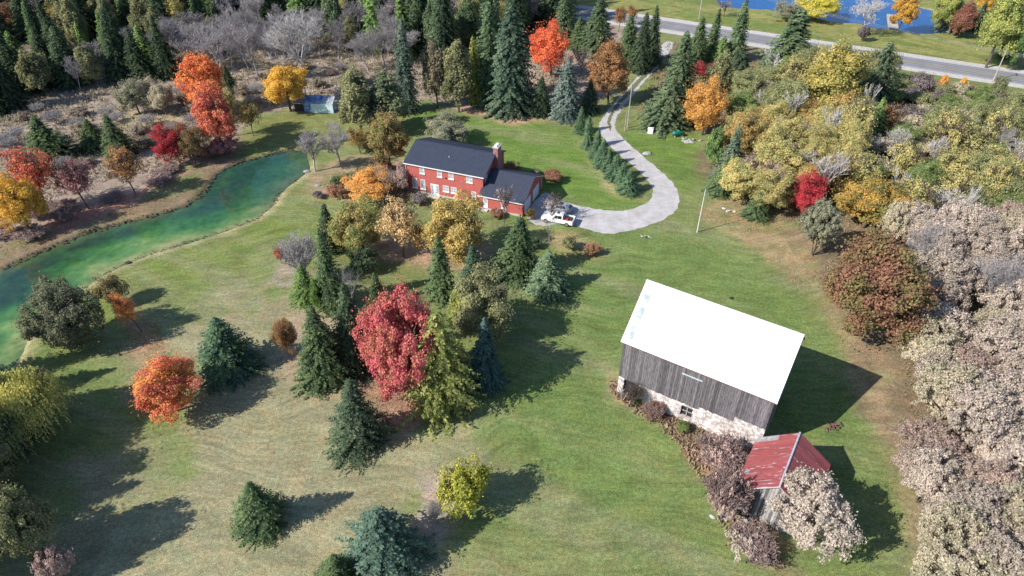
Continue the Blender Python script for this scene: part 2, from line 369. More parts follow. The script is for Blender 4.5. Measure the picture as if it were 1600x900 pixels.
    f1 = noise(nt, 2.3, 5, v, .75); f2 = noise(nt, 8.0, 3, v, .7)
    k = N(nt, 'ShaderNodeMath', operation='MULTIPLY'); nt.links.new(rampf(nt, f1, .3, .7, .62, 1.38), k.inputs[0]); nt.links.new(rampf(nt, f2, .3, .7, .52, 1.48), k.inputs[1])
    rot = N(nt, 'ShaderNodeMapping'); rot.inputs['Rotation'].default_value = (0, 0, R(-32)); rot.inputs['Scale'].default_value = (.16, 1.5, 1)
    tc2 = N(nt, 'ShaderNodeTexCoord'); wob = N(nt, 'ShaderNodeTexNoise'); wob.inputs['Scale'].default_value = .035
    nt.links.new(tc2.outputs['Object'], wob.inputs['Vector'])
    wv = N(nt, 'ShaderNodeVectorMath', operation='SCALE'); wv.inputs['Scale'].default_value = 26.0; nt.links.new(wob.outputs['Color'], wv.inputs[0])
    av = N(nt, 'ShaderNodeVectorMath', operation='ADD'); nt.links.new(tc2.outputs['Object'], av.inputs[0]); nt.links.new(wv.outputs[0], av.inputs[1]); nt.links.new(av.outputs[0], rot.inputs[0])
    f3 = noise(nt, .8, 4, rot.outputs[0], .65); f4 = noise(nt, .45, 5, v, .7)
    k3 = N(nt, 'ShaderNodeMath', operation='MULTIPLY'); nt.links.new(k.outputs[0], k3.inputs[0]); nt.links.new(rampf(nt, f3, .3, .7, .78, 1.22), k3.inputs[1])
    warm = mixc(nt, rampf(nt, f4, .42, .62, 0, .6), a.outputs['Color'], mixc(nt, 1.0, a.outputs['Color'], (1.28, 1.02, .95), 'MULTIPLY'))
    vm = N(nt, 'ShaderNodeVectorMath', operation='SCALE'); nt.links.new(warm, vm.inputs[0]); nt.links.new(k3.outputs[0], vm.inputs['Scale'])
    nt.links.new(vm.outputs[0], b.inputs['Base Color'])
    bp = N(nt, 'ShaderNodeBump'); bp.inputs['Strength'].default_value = .6; bp.inputs['Distance'].default_value = 0.115
    nt.links.new(f2, bp.inputs['Height']); nt.links.new(bp.outputs[0], b.inputs['Normal'])
    nt.links.new(b.outputs[0], out.inputs[0])
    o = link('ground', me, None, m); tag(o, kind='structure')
def fill(me, V, Q):
    n, k = Q.shape
    me.vertices.add(len(V)); me.vertices.foreach_set('co', V.astype('f4').ravel())
    me.loops.add(n * k); me.loops.foreach_set('vertex_index', Q.astype('i4').ravel())
    me.polygons.add(n); me.polygons.foreach_set('loop_start', np.arange(0, n * k, k, dtype='i4'))
    me.update(calc_edges=True)
ground()

def water(name, pg, zlev, colour, rough, bumpd):
    x0, y0 = pg.min(0); x1, y1 = pg.max(0)
    st = 0.9
    xs = np.arange(x0 - 2, x1 + 2, st); ys = np.arange(y0 - 2, y1 + 2, st)
    X, Y = np.meshgrid(xs, ys); d = sdist(X, Y, pg)
    keep = d < 1.6
    idx = -np.ones(X.shape, int); idx[keep] = np.arange(keep.sum())
    q = np.stack([idx[:-1, :-1], idx[:-1, 1:], idx[1:, 1:], idx[1:, :-1]], -1).reshape(-1, 4); q = q[(q >= 0).all(1)]
    me = bpy.data.meshes.new(name)
    fill(me, np.stack([X[keep], Y[keep], np.full(keep.sum(), zlev)], -1), q)
    c = colour(X[keep], Y[keep], d[keep])
    at = me.color_attributes.new('albedo', 'FLOAT_COLOR', 'POINT')
    at.data.foreach_set('color', np.concatenate([c, np.ones((len(c), 1))], 1).ravel().astype('f4'))
    m, nt, out = newmat(name + '_material')
    b = N(nt, 'ShaderNodeBsdfPrincipled'); b.inputs['Roughness'].default_value = rough; b.inputs['IOR'].default_value = 1.33
    a = N(nt, 'ShaderNodeAttribute', attribute_name='albedo'); v = coords(nt)
    f = noise(nt, .8, 5, v, .7)
    vm = N(nt, 'ShaderNodeVectorMath', operation='SCALE'); nt.links.new(a.outputs['Color'], vm.inputs[0]); nt.links.new(rampf(nt, f, .3, .7, .7, 1.3), vm.inputs['Scale'])
    nt.links.new(vm.outputs[0], b.inputs['Base Color'])
    bp = N(nt, 'ShaderNodeBump'); bp.inputs['Strength'].default_value = .25; bp.inputs['Distance'].default_value = bumpd
    nt.links.new(noise(nt, 3.0, 3, v), bp.inputs['Height']); nt.links.new(bp.outputs[0], b.inputs['Normal'])
    nt.links.new(b.outputs[0], out.inputs[0])
    tag(link(name, me, None, m), kind='structure')
def pondcol(X, Y, d):
    dn = dline(X, Y, nearbank); n = fbm(X, Y, 7, 91); n2 = fbm(X, Y, 2.5, 95)
    n3 = fbm(X * .35 + Y * .2, Y * 1.1 - X * .55, 3.5, 97)
    s = dn + (n - .5) * 5 + (n2 - .5) * 2 + (n3 - .5) * 6
    stops = [(0, (0.30, 0.29, 0.14)), (1.3, (0.20, 0.25, 0.09)), (3.2, (0.085, 0.19, 0.06)), (6.0, (0.032, 0.115, 0.042)), (9.5, (0.022, 0.055, 0.038)), (30, (0.018, 0.042, 0.034))]
    S = np.array([a for a, _ in stops]); K = np.array([b for _, b in stops])
    c = np.stack([np.interp(s, S, K[:, i]) for i in range(3)], -1)
    # far edge shallows with algae, and the deep head of the pond
    e = np.clip(1 - (-d) / 2.6, 0, 1)[:, None] * .55
    c = c * (1 - e) + np.array([0.12, 0.16, 0.06]) * e
    h = np.clip((Y - 96) / 10, 0, 1)[:, None] * .7
    c = c * (1 - h) + np.array([0.015, 0.06, 0.05]) * h
    g = np.clip((n2 - .55) * 6, 0, 1)[:, None] * .35
    return c * (1 - g) + np.array([0.035, 0.12, 0.035]) * g
water('pond_water', pond, -0.28, pondcol, 0.045, 0.008)
water('far_pond_water', pond2, -0.3, lambda X, Y, d: np.broadcast_to(np.array([0.010, 0.075, 0.23]), (len(X), 3)) * (0.8 + .5 * fbm(X, Y, 6, 3))[:, None], 0.10, 0.02)  # blue of the reflected sky is put into the water's base colour

# ------------------------------------------------------------------ road and drive
def strip(name, off0, off1, z, mat, a=-260, b=420, n=60):
    """a band parallel to the road's centre line, with thin real edges"""
    bm = bmesh.new(); prev = None
    for i in range(n + 1):
        s = a + (b - a) * i / n
        c = rd[0] + rdir * s
        row = [bm.verts.new((c[0] + rnor[0] * o, c[1] + rnor[1] * o, z)) for o in (off0, off1)]
        if prev: bm.faces.new((prev[0], row[0], row[1], prev[1]))
        prev = row
    return tag(bobj(name, bm, mat), kind='structure')
M['shoulder'] = plain('gravel_shoulder_material', (0.50, 0.46, 0.43), 0.9, 0.2, 1.5)
M['asphalt'] = plain('asphalt_material', (0.20, 0.20, 0.215), 0.85, 0.15, .25, stretch=(1, 1, 1), c2=(0.15, 0.155, 0.17))
M['track'] = plain('worn_wheel_track_material', (0.26, 0.26, 0.275), 0.8, 0.1, .3)
M['line'] = plain('road_paint', (0.75, 0.74, 0.72), 0.6, 0.1, 3)
M['yline'] = plain('yellow_road_paint', (0.6, 0.42, 0.10), 0.6, 0.2, 3)
strip('road_shoulder', -6.6, 6.6, 0.02, M['shoulder'])
strip('road', -3.9, 3.9, 0.04, M['asphalt'])
for o in (-2.75, -1.25, 1.05, 2.55): strip('wheel_track', o - .27, o + .27, 0.046, M['track'])
for o in (-3.6, 3.6): strip('edge_line', o - .07, o + .07, 0.052, M['line'])
for o in (-.16, .16): strip('centre_line', o - .06, o + .06, 0.052, M['yline'])

def gravel_mat():
    m, nt, out = newmat('gravel_drive_material')
    b = N(nt, 'ShaderNodeBsdfPrincipled'); b.inputs['Roughness'].default_value = 0.95; b.inputs['Specular IOR Level'].default_value = .15
    v = coords(nt); f = noise(nt, .5, 5, v, .7); f2 = noise(nt, 7, 3, v, .7)
    c = mixc(nt, rampf(nt, f, .35, .68), (0.47, 0.45, 0.455), (0.29, 0.265, 0.24)); c = mixc(nt, rampf(nt, f2, .3, .7, 0, .4), c, (0.56, 0.54, 0.54))
    nt.links.new(c, b.inputs['Base Color'])
    bp = N(nt, 'ShaderNodeBump'); bp.inputs['Strength'].default_value = .4; bp.inputs['Distance'].default_value = .04
    nt.links.new(f2, bp.inputs['Height']); nt.links.new(bp.outputs[0], b.inputs['Normal'])
    nt.links.new(b.outputs[0], out.inputs[0]); return m
def smooth_poly(pts, it=2, closed=True):
    for _ in range(it):
        q = []
        n = len(pts)
        for i in range(n if closed else n - 1):
            a, b = pts[i], pts[(i + 1) % n]
            q += [(.75 * a[0] + .25 * b[0], .75 * a[1] + .25 * b[1]), (.25 * a[0] + .75 * b[0], .25 * a[1] + .75 * b[1])]
        pts = q
    return pts
def sheet(name, pxpts, z, mat, jit=.18, it=2, kind='structure'):
    pts = smooth_poly([G(*p) for p in pxpts], it)
    # densify and roughen the edge
    dens = []
    for i in range(len(pts)):
        a, b = pts[i], pts[(i + 1) % len(pts)]; L = math.dist(a, b); k = max(1, int(L / .6))
        for j in range(k): dens.append((a[0] + (b[0] - a[0]) * j / k + rnd.uniform(-jit, jit), a[1] + (b[1] - a[1]) * j / k + rnd.uniform(-jit, jit)))
    bm = bmesh.new(); vs = [bm.verts.new((x, y, z)) for x, y in dens]
    es = [bm.edges.new((vs[i], vs[(i + 1) % len(vs)])) for i in range(len(vs))]
    bmesh.ops.triangle_fill(bm, edges=es, use_beauty=True)
    for f in bm.faces:
        f.normal_update()
        if f.normal.z < 0: f.normal_flip()
    return tag(bobj(name, bm, mat), kind=kind)
DRIVE = [(1056, 66), (1040, 90), (1012, 122), (990, 148), (970, 172), (960, 190), (963, 206), (985, 228), (1012, 250), (1042, 275), (1060, 298), (1063, 318), (1048, 338), (1010, 354), (960, 366), (932, 364), (905, 354), (875, 350), (845, 354), (826, 346), (822, 332), (838, 312), (852, 298), (870, 312), (900, 321), (950, 330), (985, 328), (1010, 319), (1021, 306), (1018, 290), (1000, 268), (975, 248), (953, 229), (938, 210), (934, 195), (945, 178), (960, 160), (985, 132), (1010, 106), (1030, 84), (1036, 64)]
GRAV = gravel_mat()
sheet('driveway', DRIVE, 0.012, GRAV)
M['verge'] = plain('drive_grass_strip_material', (0.16, 0.17, 0.08), 0.95, .3, 2)
sheet('drive_grass_strip', [(1036, 88), (1040, 90), (1012, 117), (985, 146), (965, 168), (953, 188), (956, 204), (953, 205), (948, 188), (958, 168), (979, 143), (1006, 114)], 0.018, M['verge'], .12, 1)
# the tyre-worn path running down the wood's edge
M['patio'] = plain('patio_flagstone_material', (0.45, 0.42, 0.41), 0.85, .3, 1.2)

# ------------------------------------------------------------------ foliage prototypes
def leaves_to_mesh(me_name, C, Nr, L, W, T=None, extra=None):
    n = len(C)
    Nr = Nr / (np.linalg.norm(Nr, axis=1, keepdims=True) + 1e-9)
    if T is None: T = rg.normal(size=(n, 3))
    T = T - (T * Nr).sum(1, keepdims=True) * Nr; T /= (np.linalg.norm(T, axis=1, keepdims=True) + 1e-9)
    B = np.cross(Nr, T)
    L = np.broadcast_to(L, (n,))[:, None]; W = np.broadcast_to(W, (n,))[:, None]
    bend = Nr * (W * .35)
    V = np.stack([C - T * L * .5, C + B * W * .5 - bend, C + T * L * .5, C - B * W * .5 + bend * .3], 1).reshape(-1, 3)
    Q = np.arange(n * 4).reshape(n, 4)
    me = bpy.data.meshes.new(me_name); fill(me, V, Q)
    return me
def ru(a, b, n=None): return rg.uniform(a, b, n)
def unit(n):
    v = rg.normal(size=(n, 3)); return v / np.linalg.norm(v, axis=1, keepdims=True)

def proto_spruce(h=10., Rr=2.7, p=.78, droop=.35, dens=1.15, leaf=.42, skirt=0.25):
    C, Nn, T, L, W = [], [], [], [], []
    z = skirt
    lob = ru(0, 6.28, 5)
    while z < h - .15:
        r0 = Rr * max(0.02, 1 - (z - skirt) / (h - skirt)) ** p
        nb = int((4 + r0 * 4.2) * dens); a0 = ru(0, 6.28)
        for k in range(nb):
            az = a0 + 6.283 * k / nb + ru(-.25, .25)
            r = r0 * ru(.70, 1.14) * (1 + .10 * math.sin(2 * az + lob[0] + z * .7) + .08 * math.sin(3 * az + lob[1]))
            if rg.random() < .10: r *= ru(.6, .85)
            d = np.array([math.cos(az), math.sin(az), 0.]); sd = np.array([-d[1], d[0], 0.])
            s = max(.12, r * .30)
            zz = z + ru(-.12, .12)
            while s < r:
                f = s / r
                c = d * s + np.array([0, 0, zz + .12 * s - droop * s * f + .25 * f ** 4 * .5])
                wl = leaf * (1.15 - .45 * f)
                for side in (-1, 0, 1):
                    if side and rg.random() < .12: continue
                    t = d + sd * side * ru(.7, 1.2) + np.array([0, 0, -.25 + ru(-.2, .2)])
                    cc = c + t / np.linalg.norm(t) * wl * (.35 if side else .15) + rg.normal(size=3) * .04
                    C.append(cc); T.append(t); Nn.append(np.array([0, 0, .8]) + d * .8 + rg.normal(size=3) * .32); L.append(wl * ru(.9, 1.35)); W.append(wl * ru(.45, .7))
                s += leaf * .62
        z += ru(.22, .31) * (1.0 if z > 1 else .9)
    # leader
    for k in range(10): C.append(np.array([0, 0, h - .5 + .05 * k])); T.append(np.array([ru(-.3, .3), ru(-.3, .3), 1.])); Nn.append(unit(1)[0]); L.append(.3); W.append(.1)
    # shaded inner needles
    n = 420; zz = ru(0.2, h * .85, n); rr = Rr * .5 * (1 - zz / h) * np.sqrt(ru(.1, 1, n)); az = ru(0, 6.28, n)
    for i in range(n): C.append(np.array([rr[i] * math.cos(az[i]), rr[i] * math.sin(az[i]), zz[i]])); T.append(unit(1)[0]); Nn.append(unit(1)[0]); L.append(.7); W.append(.5)
    return leaves_to_mesh('spruce_crown', np.array(C), np.array(Nn), np.array(L), np.array(W), np.array(T))

def proto_round(h=8., Rr=3.4, clear=.14, nc=80, nl=120, leaf=.24, cr=(.18, .32), shape=1.0, upright=0.0, gaps=.0, low=-.75, pointy=0.0, rmin=.55, inner=500):
    """clumped leafy crown; crown spans clear*h .. h"""
    zc = (clear * h + h) / 2; b = (h - clear * h) / 2
    C, Nn, T, L, W = [], [], [], [], []
    ph = ru(0, 6.28, 6)
    i = 0
    while i < nc:
        d = unit(1)[0]
        if d[2] < low: continue
        i += 1
        az = math.atan2(d[1], d[0])
        lump = 1 + .13 * math.sin(2 * az + ph[0] + d[2] * 2) + .10 * math.sin(3 * az + ph[1] - d[2] * 3) + .06 * math.sin(5 * az + ph[2])
        rad = (ru(rmin, .86) if rg.random() < .8 else ru(.2, .55)) * lump
        tz = (d[2] + 1) / 2
        sx = Rr * rad * (1 - pointy * tz)
        rc = Rr * ru(*cr)
        c = np.array([d[0] * sx, d[1] * sx, zc + d[2] * b * min(rad * 1.02, .9)])
        n = int(nl * (rc / (Rr * np.mean(cr))) ** 2 * (1 - gaps * rg.random()))
        v = unit(n); out = c - np.array([0, 0, zc - b * .35]); out /= np.linalg.norm(out)
        v = v + out * .45; v /= np.linalg.norm(v, axis=1, keepdims=True)
        rad2 = (ru(.35, 1, n) ** .5)[:, None]
        sc = np.array([1, 1, .8 + upright])
        pos = c + v * rad2 * rc * sc
        C.append(pos); Nn.append(v * .9 + out * .5 + np.array([0, 0, .3]) + rg.normal(size=(n, 3)) * .45)
        L.append(leaf * ru(.55, 1.6, n)); W.append(leaf * ru(.45, 1.05, n))
        # stray sprays that break the outline
        m = max(2, n // 14); v = unit(m) * .5 + out
        C.append(c + v * rc * ru(1.0, 1.35, m)[:, None]); Nn.append(unit(m)); L.append(leaf * ru(.8, 1.3, m)); W.append(leaf * ru(.4, .8, m))
    # deep inner foliage
    n = inner; v = unit(n) * (ru(.05, 1, n) ** .4)[:, None] * .62
    C.append(np.stack([v[:, 0] * Rr, v[:, 1] * Rr, zc + v[:, 2] * b], -1)); Nn.append(unit(n)); L.append(np.full(n, leaf * 2.2)); W.append(np.full(n, leaf * 1.6))
    C = np.concatenate(C); C[:, 2] = np.maximum(C[:, 2], .05)
    return leaves_to_mesh('leafy_crown', C, np.concatenate(Nn), np.concatenate(L), np.concatenate(W))

def proto_willow(h=9., Rr=4.5, ns=900, leaf=.26):
    C, Nn, T = [], [], []
    for i in range(ns):
        d = unit(1)[0]; d[2] = abs(d[2])
        r = ru(.35, 1.)
        top = np.array([d[0] * Rr * r, d[1] * Rr * r, h * (.45 + .55 * math.sqrt(max(0, 1 - (r * math.hypot(d[0], d[1])) ** 2))) * ru(.88, 1.)])
        ln = ru(2.0, 6.0) * (top[2] / h); k = int(ln / .2); out = np.array([d[0], d[1], 0])
        for j in range(k):
            f = j / k
            C.append(top + out * .35 * f + np.array([0, 0, -ln * f]) + rg.normal(size=3) * .07); T.append(np.array([ru(-.25, .25), ru(-.25, .25), -1])); Nn.append(out + rg.normal(size=3) * .5 + np.array([0, 0, .5]))
    C = np.array(C); C[:, 2] = np.maximum(C[:, 2], .1)
    return leaves_to_mesh('weeping_crown', C, np.array(Nn), leaf * 1.25, leaf * .5, np.array(T))

def limbs_mesh(name, h, Rr, clear, r0, depth, seed, spread=.55, twig=.02, nb=(3, 5), lean=0.0, multi=1, n=5, upr=.35):
    """trunk with forking, tapering limbs"""
    r = random.Random(seed); bm = bmesh.new()
    V, F = [], []
    def seg(p, q, a, b, k):
        d = (q - p).normalized(); o = d.orthogonal().normalized(); e = d.cross(o); base = len(V)
        for (c, rr) in ((p, a), (q, b)):
            for i in range(k):
                t = 6.2832 * i / k; V.append(c + (o * math.cos(t) + e * math.sin(t)) * rr)
        for i in range(k): F.append((base + i, base + (i + 1) % k, base + k + (i + 1) % k, base + k + i))
    def grow(p, d, L, rad, lev):
        steps = 3 if lev < 2 else 2
        q = p
        for s in range(steps):
            d = (d + Vector((r.uniform(-1, 1), r.uniform(-1, 1), r.uniform(-.4, .8) * upr * 2)) * .16).normalized()
            nq = q + d * L / steps; ra, rb = rad * (1 - .35 * s / steps), rad * (1 - .35 * (s + 1) / steps)
            seg(q, nq, max(ra, twig), max(rb, twig * .8), n if lev < 2 else 3)
            if lev < depth and (s > 0 or lev > 0):
                for _ in range(r.randint(1, 2)):
                    side = Vector((r.uniform(-1, 1), r.uniform(-1, 1), r.uniform(-.2, .6))).normalized()
                    grow(nq, (d * (1 - spread) + side * spread + Vector((0, 0, upr * .4))).normalized(), L * r.uniform(.45, .7), rb * .55, lev + 1)
            q = nq
        if lev < depth:
            for _ in range(r.randint(*nb)):
                side = Vector((r.uniform(-1, 1), r.uniform(-1, 1), r.uniform(-.1, .6))).normalized()
                grow(q, (d * (1 - spread * .8) + side * spread).normalized(), L * r.uniform(.5, .75), rad * .5, lev + 1)
    for m in range(multi):
        a = 6.28 * m / multi + r.random()
        d0 = Vector((math.cos(a) * (.25 if multi > 1 else lean), math.sin(a) * (.25 if multi > 1 else 0), 1)).normalized()
        grow(Vector((0, 0, -.1)), d0, h * max(clear, .36), r0, 0)
    V2 = np.array([tuple(v) for v in V])
    # fit into the wanted size
    mz = V2[:, 2].max(); mr = np.quantile(np.hypot(V2[:, 0], V2[:, 1]), .985)
    V2[:, 2] *= h / mz
    kxy = Rr / max(mr, .1); low = np.clip(V2[:, 2] / (h * .3), 0, 1)
    V2[:, 0] *= 1 + (kxy - 1) * low; V2[:, 1] *= 1 + (kxy - 1) * low
    me = bpy.data.meshes.new(name); fill(me, V2, np.array(F)); bm.free()
    return me
def trunk_mesh(h, r0, seed):
    r = random.Random(seed); bm = bmesh.new(); p = Vector((0, 0, -.15))
    for s in range(5):
        q = Vector((r.uniform(-.05, .05) * h * .3, r.uniform(-.05, .05) * h * .3, h * (s + 1) / 5))
        tube(bm, p, q, r0 * (1 - s * .18), r0 * (1 - (s + 1) * .18), 7); p = q
    me = bpy.data.meshes.new('trunk'); bm.to_mesh(me); bm.free(); return me

PR = {}   # kind -> (canonical h, R, crown meshes, trunk meshes, trunk part name)
PR['spruce'] = (10., 2.7, [proto_spruce(leaf=.33), proto_spruce(p=.68, leaf=.34), proto_spruce(droop=.45, p=.85, leaf=.33), proto_spruce(p=.74, droop=.25, leaf=.34), proto_spruce(p=.9, dens=.9, leaf=.36)], [trunk_mesh(9, .16, 1)])
PR['fine_spruce'] = (14., 3.4, [proto_spruce(14, 3.4, .75, .3, 1.0, .42), proto_spruce(14, 3.4, .65, .4, 1.0, .44)], [trunk_mesh(13, .2, 2)])
PR['slim_spruce'] = (14., 2.0, [proto_spruce(14, 2.0, .6, .55, 1.0, .42), proto_spruce(14, 2.0, .75, .4, 1.1, .42)], [trunk_mesh(13, .18, 3)])
PR['loose_spruce'] = (14., 2.6, [proto_spruce(14, 2.6, .7, .5, .62, .50, 1.2)], [trunk_mesh(13.6, .2, 4)])
PR['maple'] = (8., 3.4, [proto_round(clear=.05, nl=190, leaf=.175, nc=95, cr=(.14, .32)) for _ in range(3)] + [proto_round(clear=.05, nc=74, cr=(.18, .36), nl=210, leaf=.175)], [limbs_mesh('trunk', 7, 2.6, .3, .17, 2, s) for s in (5, 6)])
PR['tall_maple'] = (11., 3.4, [proto_round(11, 3.4, .07, 110, 160, .22, pointy=.35), proto_round(11, 3.4, .07, 110, 160, .22, pointy=.2)], [limbs_mesh('trunk', 9.8, 2.6, .3, .2, 2, s) for s in (7, 8)])
PR['big_maple'] = (11., 5.6, [proto_round(11, 5.6, .04, 230, 150, .24, cr=(.11, .19), rmin=.66), ], [limbs_mesh('trunk', 9.5, 4, .3, .3, 2, 9)])
PR['airy'] = (8., 3.2, [proto_round(8, 3.2, .16, 90, 60, .19, gaps=.6, low=-.6, cr=(.12, .26)), proto_round(8, 3.2, .16, 80, 56, .19, gaps=.7, low=-.6, cr=(.12, .26))], [limbs_mesh('trunk', 7.6, 2.9, .3, .13, 3, s, twig=.025) for s in (10, 11)])
PR['shrub'] = (3., 2.2, [proto_round(3, 2.2, .02, 60, 90, .17, low=-.35), proto_round(3, 2.2, .02, 70, 80, .17, low=-.35, cr=(.14, .26))], [limbs_mesh('stems', 2.6, 1.6, .1, .05, 2, 12, multi=3)])
PR['bramble'] = (2.2, 3.0, [proto_round(2.2, 3.0, .0, 190, 34, .13, cr=(.05, .12), low=-.1, rmin=.1, inner=90), proto_round(2.2, 3.0, .0, 170, 38, .13, cr=(.05, .13), low=-.1, rmin=.1, inner=90)], [limbs_mesh('stems', 2.3, 2.7, .1, .03, 3, s, multi=7, twig=.012, spread=.65) for s in (61, 62)])
PR['cedar'] = (9., 2.2, [proto_round(9, 2.2, .03, 120, 95, .21, cr=(.16, .28), pointy=.55, upright=1.1), proto_round(9, 2.2, .03, 110, 100, .21, cr=(.16, .3), pointy=.4, upright=.9)], [trunk_mesh(8, .15, 13)])
PR['feathery'] = (6., 3.2, [proto_round(6, 3.2, .02, 260, 62, .155, cr=(.07, .15), low=-.3, upright=.3, rmin=.62), proto_round(6, 3.2, .02, 240, 66, .155, cr=(.07, .16), low=-.3, rmin=.6), proto_round(6, 3.2, .02, 270, 60, .155, cr=(.06, .15), low=-.3, upright=.4, rmin=.62)], [limbs_mesh('stems', 5.2, 2.6, .15, .08, 2, 14, multi=4)])
PR['pine'] = (7., 4.0, [proto_round(7, 4.0, .02, 260, 90, .17, cr=(.08, .16), low=-.95, upright=.5, rmin=.6)], [limbs_mesh('trunk', 6, 3, .2, .2, 2, 15)])
PR['willow'] = (9., 4.5, [proto_willow(), proto_willow(ns=800)], [limbs_mesh('trunk', 8, 3.5, .3, .3, 2, 16)])
PR['larch'] = (10., 3.0, [proto_spruce(10, 3.0, .5, .35, .6, .36, .6)], [trunk_mesh(9.6, .16, 17)])
def bare(h, Rr, r0, d, s, **k):
    k.setdefault('nb', (3, 4)); return limbs_mesh('branches', h, Rr, .36, r0, d, s, **k)
PR['bare'] = (10., 4.0, [None], [bare(10, 4, .16, 4, 21, twig=.014), bare(10, 4, .16, 4, 22, twig=.014, spread=.58), bare(10, 4, .15, 4, 23, twig=.014, spread=.5)])
PR['bare_fruit'] = (5., 3.4, [None], [bare(5, 3.4, .14, 4, 31, twig=.012, spread=.66, upr=.15), bare(5, 3.4, .14, 4, 32, twig=.012, spread=.68, upr=.1)])
PR['bare_shrub'] = (3., 2.2, [None], [bare(3, 2.2, .03, 3, 41, twig=.007, multi=7, spread=.5, nb=(2, 3)), bare(3, 2.2, .03, 3, 42, twig=.007, multi=8, spread=.55, nb=(2, 3))])
PR['sapling'] = (5., 2.2, [None], [bare(5, 2.2, .06, 3, s, twig=.008, nb=(2, 3), spread=.5) for s in (71, 72, 73)])
PR['sparse'] = (5., 2.2, [proto_round(5, 2.2, .2, 46, 16, .16, gaps=.6, low=-.5, cr=(.12, .26), inner=0) for _ in range(2)], [bare(5, 2.2, .07, 3, s, twig=.012, nb=(2, 3), spread=.5) for s in (74, 75)])
PR['snag'] = (9., 3.2, [None], [bare(9, 3.2, .15, 3, 51, twig=.035, spread=.55), bare(9, 3.2, .14, 3, 52, twig=.035, spread=.62, lean=.5), bare(9, 3.2, .16, 3, 53, twig=.035, spread=.5, lean=.7)])

def place(kind, x, y, h, rad, name, label, cat, cols, bark='bark', group=None, rz=None, tilt=None, variant=None):
    H0, R0, crowns, trunks = PR[kind]
    t = thing(name, label, cat, (x, y, 0), rnd.uniform(0, 6.28) if rz is None else rz, group)
    if tilt: t.rotation_euler = (tilt[0], tilt[1], t.rotation_euler[2])
    else: t.rotation_euler = (rnd.uniform(-.035, .035), rnd.uniform(-.035, .035), t.rotation_euler[2])
    s = (rad / R0 * rnd.uniform(.95, 1.05), rad / R0 * rnd.uniform(.95, 1.05), h / H0)
    t.scale = s
    if kind == 'bramble': bark = 'pinkbark'
    v = rnd.randrange(100) if variant is None else variant
    tm = trunks[v % len(trunks)]
    link('branches' if crowns[0] is None else ('stems' if kind in ('shrub', 'feathery', 'bramble') else 'trunk'), tm, t, M[bark])
    if crowns[0] is not None:
        link('crown', crowns[v % len(crowns)], t, leafmat(*cols))
    return t
CONE = {'spruce', 'fine_spruce', 'slim_spruce', 'loose_spruce', 'larch'}
CLEAR = dict(maple=.05, tall_maple=.07, big_maple=.04, bramble=.0, airy=.16, shrub=.02, cedar=.03, feathery=.02, pine=.02, willow=.1, bare=.3, bare_fruit=.25, bare_shrub=.0, snag=.1)
BASED = {'sapling', 'sparse', 'bare', 'snag', 'bare_fruit', 'airy'}
def survey(kind, x0, y0, x1, y1):
    """position, height and radius of a plant that is seen inside the given outline"""
    cx = (x0 + x1) / 2; wpx = x1 - x0
    if kind in CONE or kind in BASED:
        rad = 2.5
        for _ in range(5):
            X, Y = G(cx, y1); Y += rad * (.8 if kind in CONE else 0)
            rad = wpx / 2 * DEP(X, Y, 1) / F_PX * (1.05 if kind == 'larch' else 1.24 if kind in CONE else 1)
        lo, hi = .5, 45
        for _ in range(30):
            m = (lo + hi) / 2
            if P(X, Y, m)[1] > y0: lo = m
            else: hi = m
        return X, Y, lo, rad
    cy = (y0 + y1) / 2; c = CLEAR[kind]; b = 2.; zc = 3.
    for _ in range(12):
        X, Y = G(cx, cy, zc); D = DEP(X, Y, zc); rad = wpx / 2 * D / F_PX
        hv = (y1 - y0) / 2 * D / F_PX
        ph = math.atan2(HGT - zc, Y); q = hv * hv - (rad * math.sin(ph)) ** 2
        b = math.sqrt(max(q, (rad * .45) ** 2)) / math.cos(ph)
        b = min(b, rad * 3)
        if hv * hv < (rad * math.sin(ph)) ** 2 + (rad * .45) ** 2: b = rad * .6
        H = 2 * b / (1 - c); zc = c * H + b
    return X, Y, H, rad

# colour pairs, linear albedo
SPG = ((0.070, 0.100, 0.036), (0.042, 0.066, 0.030)); SPD = ((0.052, 0.074, 0.034), (0.030, 0.048, 0.027)); SPB = ((0.120, 0.150, 0.125), (0.070, 0.098, 0.080))
SPY = ((0.105, 0.155, 0.040), (0.06, 0.10, 0.03)); SPM = ((0.075, 0.105, 0.045), (0.045, 0.07, 0.035)); SPBR = ((0.12, 0.20, 0.03), (0.06, 0.11, 0.03))
ORR = ((0.76, 0.25, 0.10), (0.68, 0.155, 0.10)); OR = ((0.75, 0.24, 0.05), (0.60, 0.15, 0.045)); YL = ((0.80, 0.50, 0.03), (0.70, 0.38, 0.03)); YOR = ((0.76, 0.38, 0.06), (0.62, 0.32, 0.06))
REDM = ((0.74, 0.15, 0.17), (0.60, 0.21, 0.13)); RED = ((0.55, 0.04, 0.06), (0.42, 0.05, 0.05)); PEACH = ((0.70, 0.47, 0.20), (0.50, 0.34, 0.14)); GOLD = ((0.47, 0.34, 0.085), (0.29, 0.22, 0.06))
GRGO = ((0.10, 0.12, 0.035), (0.20, 0.15, 0.045)); OLV = ((0.13, 0.13, 0.055), (0.085, 0.085, 0.04)); LARCH = ((0.28, 0.29, 0.06), (0.17, 0.20, 0.05)); YG = ((0.48, 0.46, 0.03), (0.34, 0.35, 0.03))
BRG = ((0.26, 0.15, 0.065), (0.15, 0.12, 0.05)); BRO = ((0.42, 0.20, 0.07), (0.26, 0.15, 0.06)); TAN = ((0.53, 0.435, 0.36), (0.45, 0.38, 0.30)); TANG = ((0.46, 0.39, 0.27), (0.37, 0.335, 0.22)); GRG = ((0.26, 0.26, 0.16), (0.19, 0.19, 0.12))
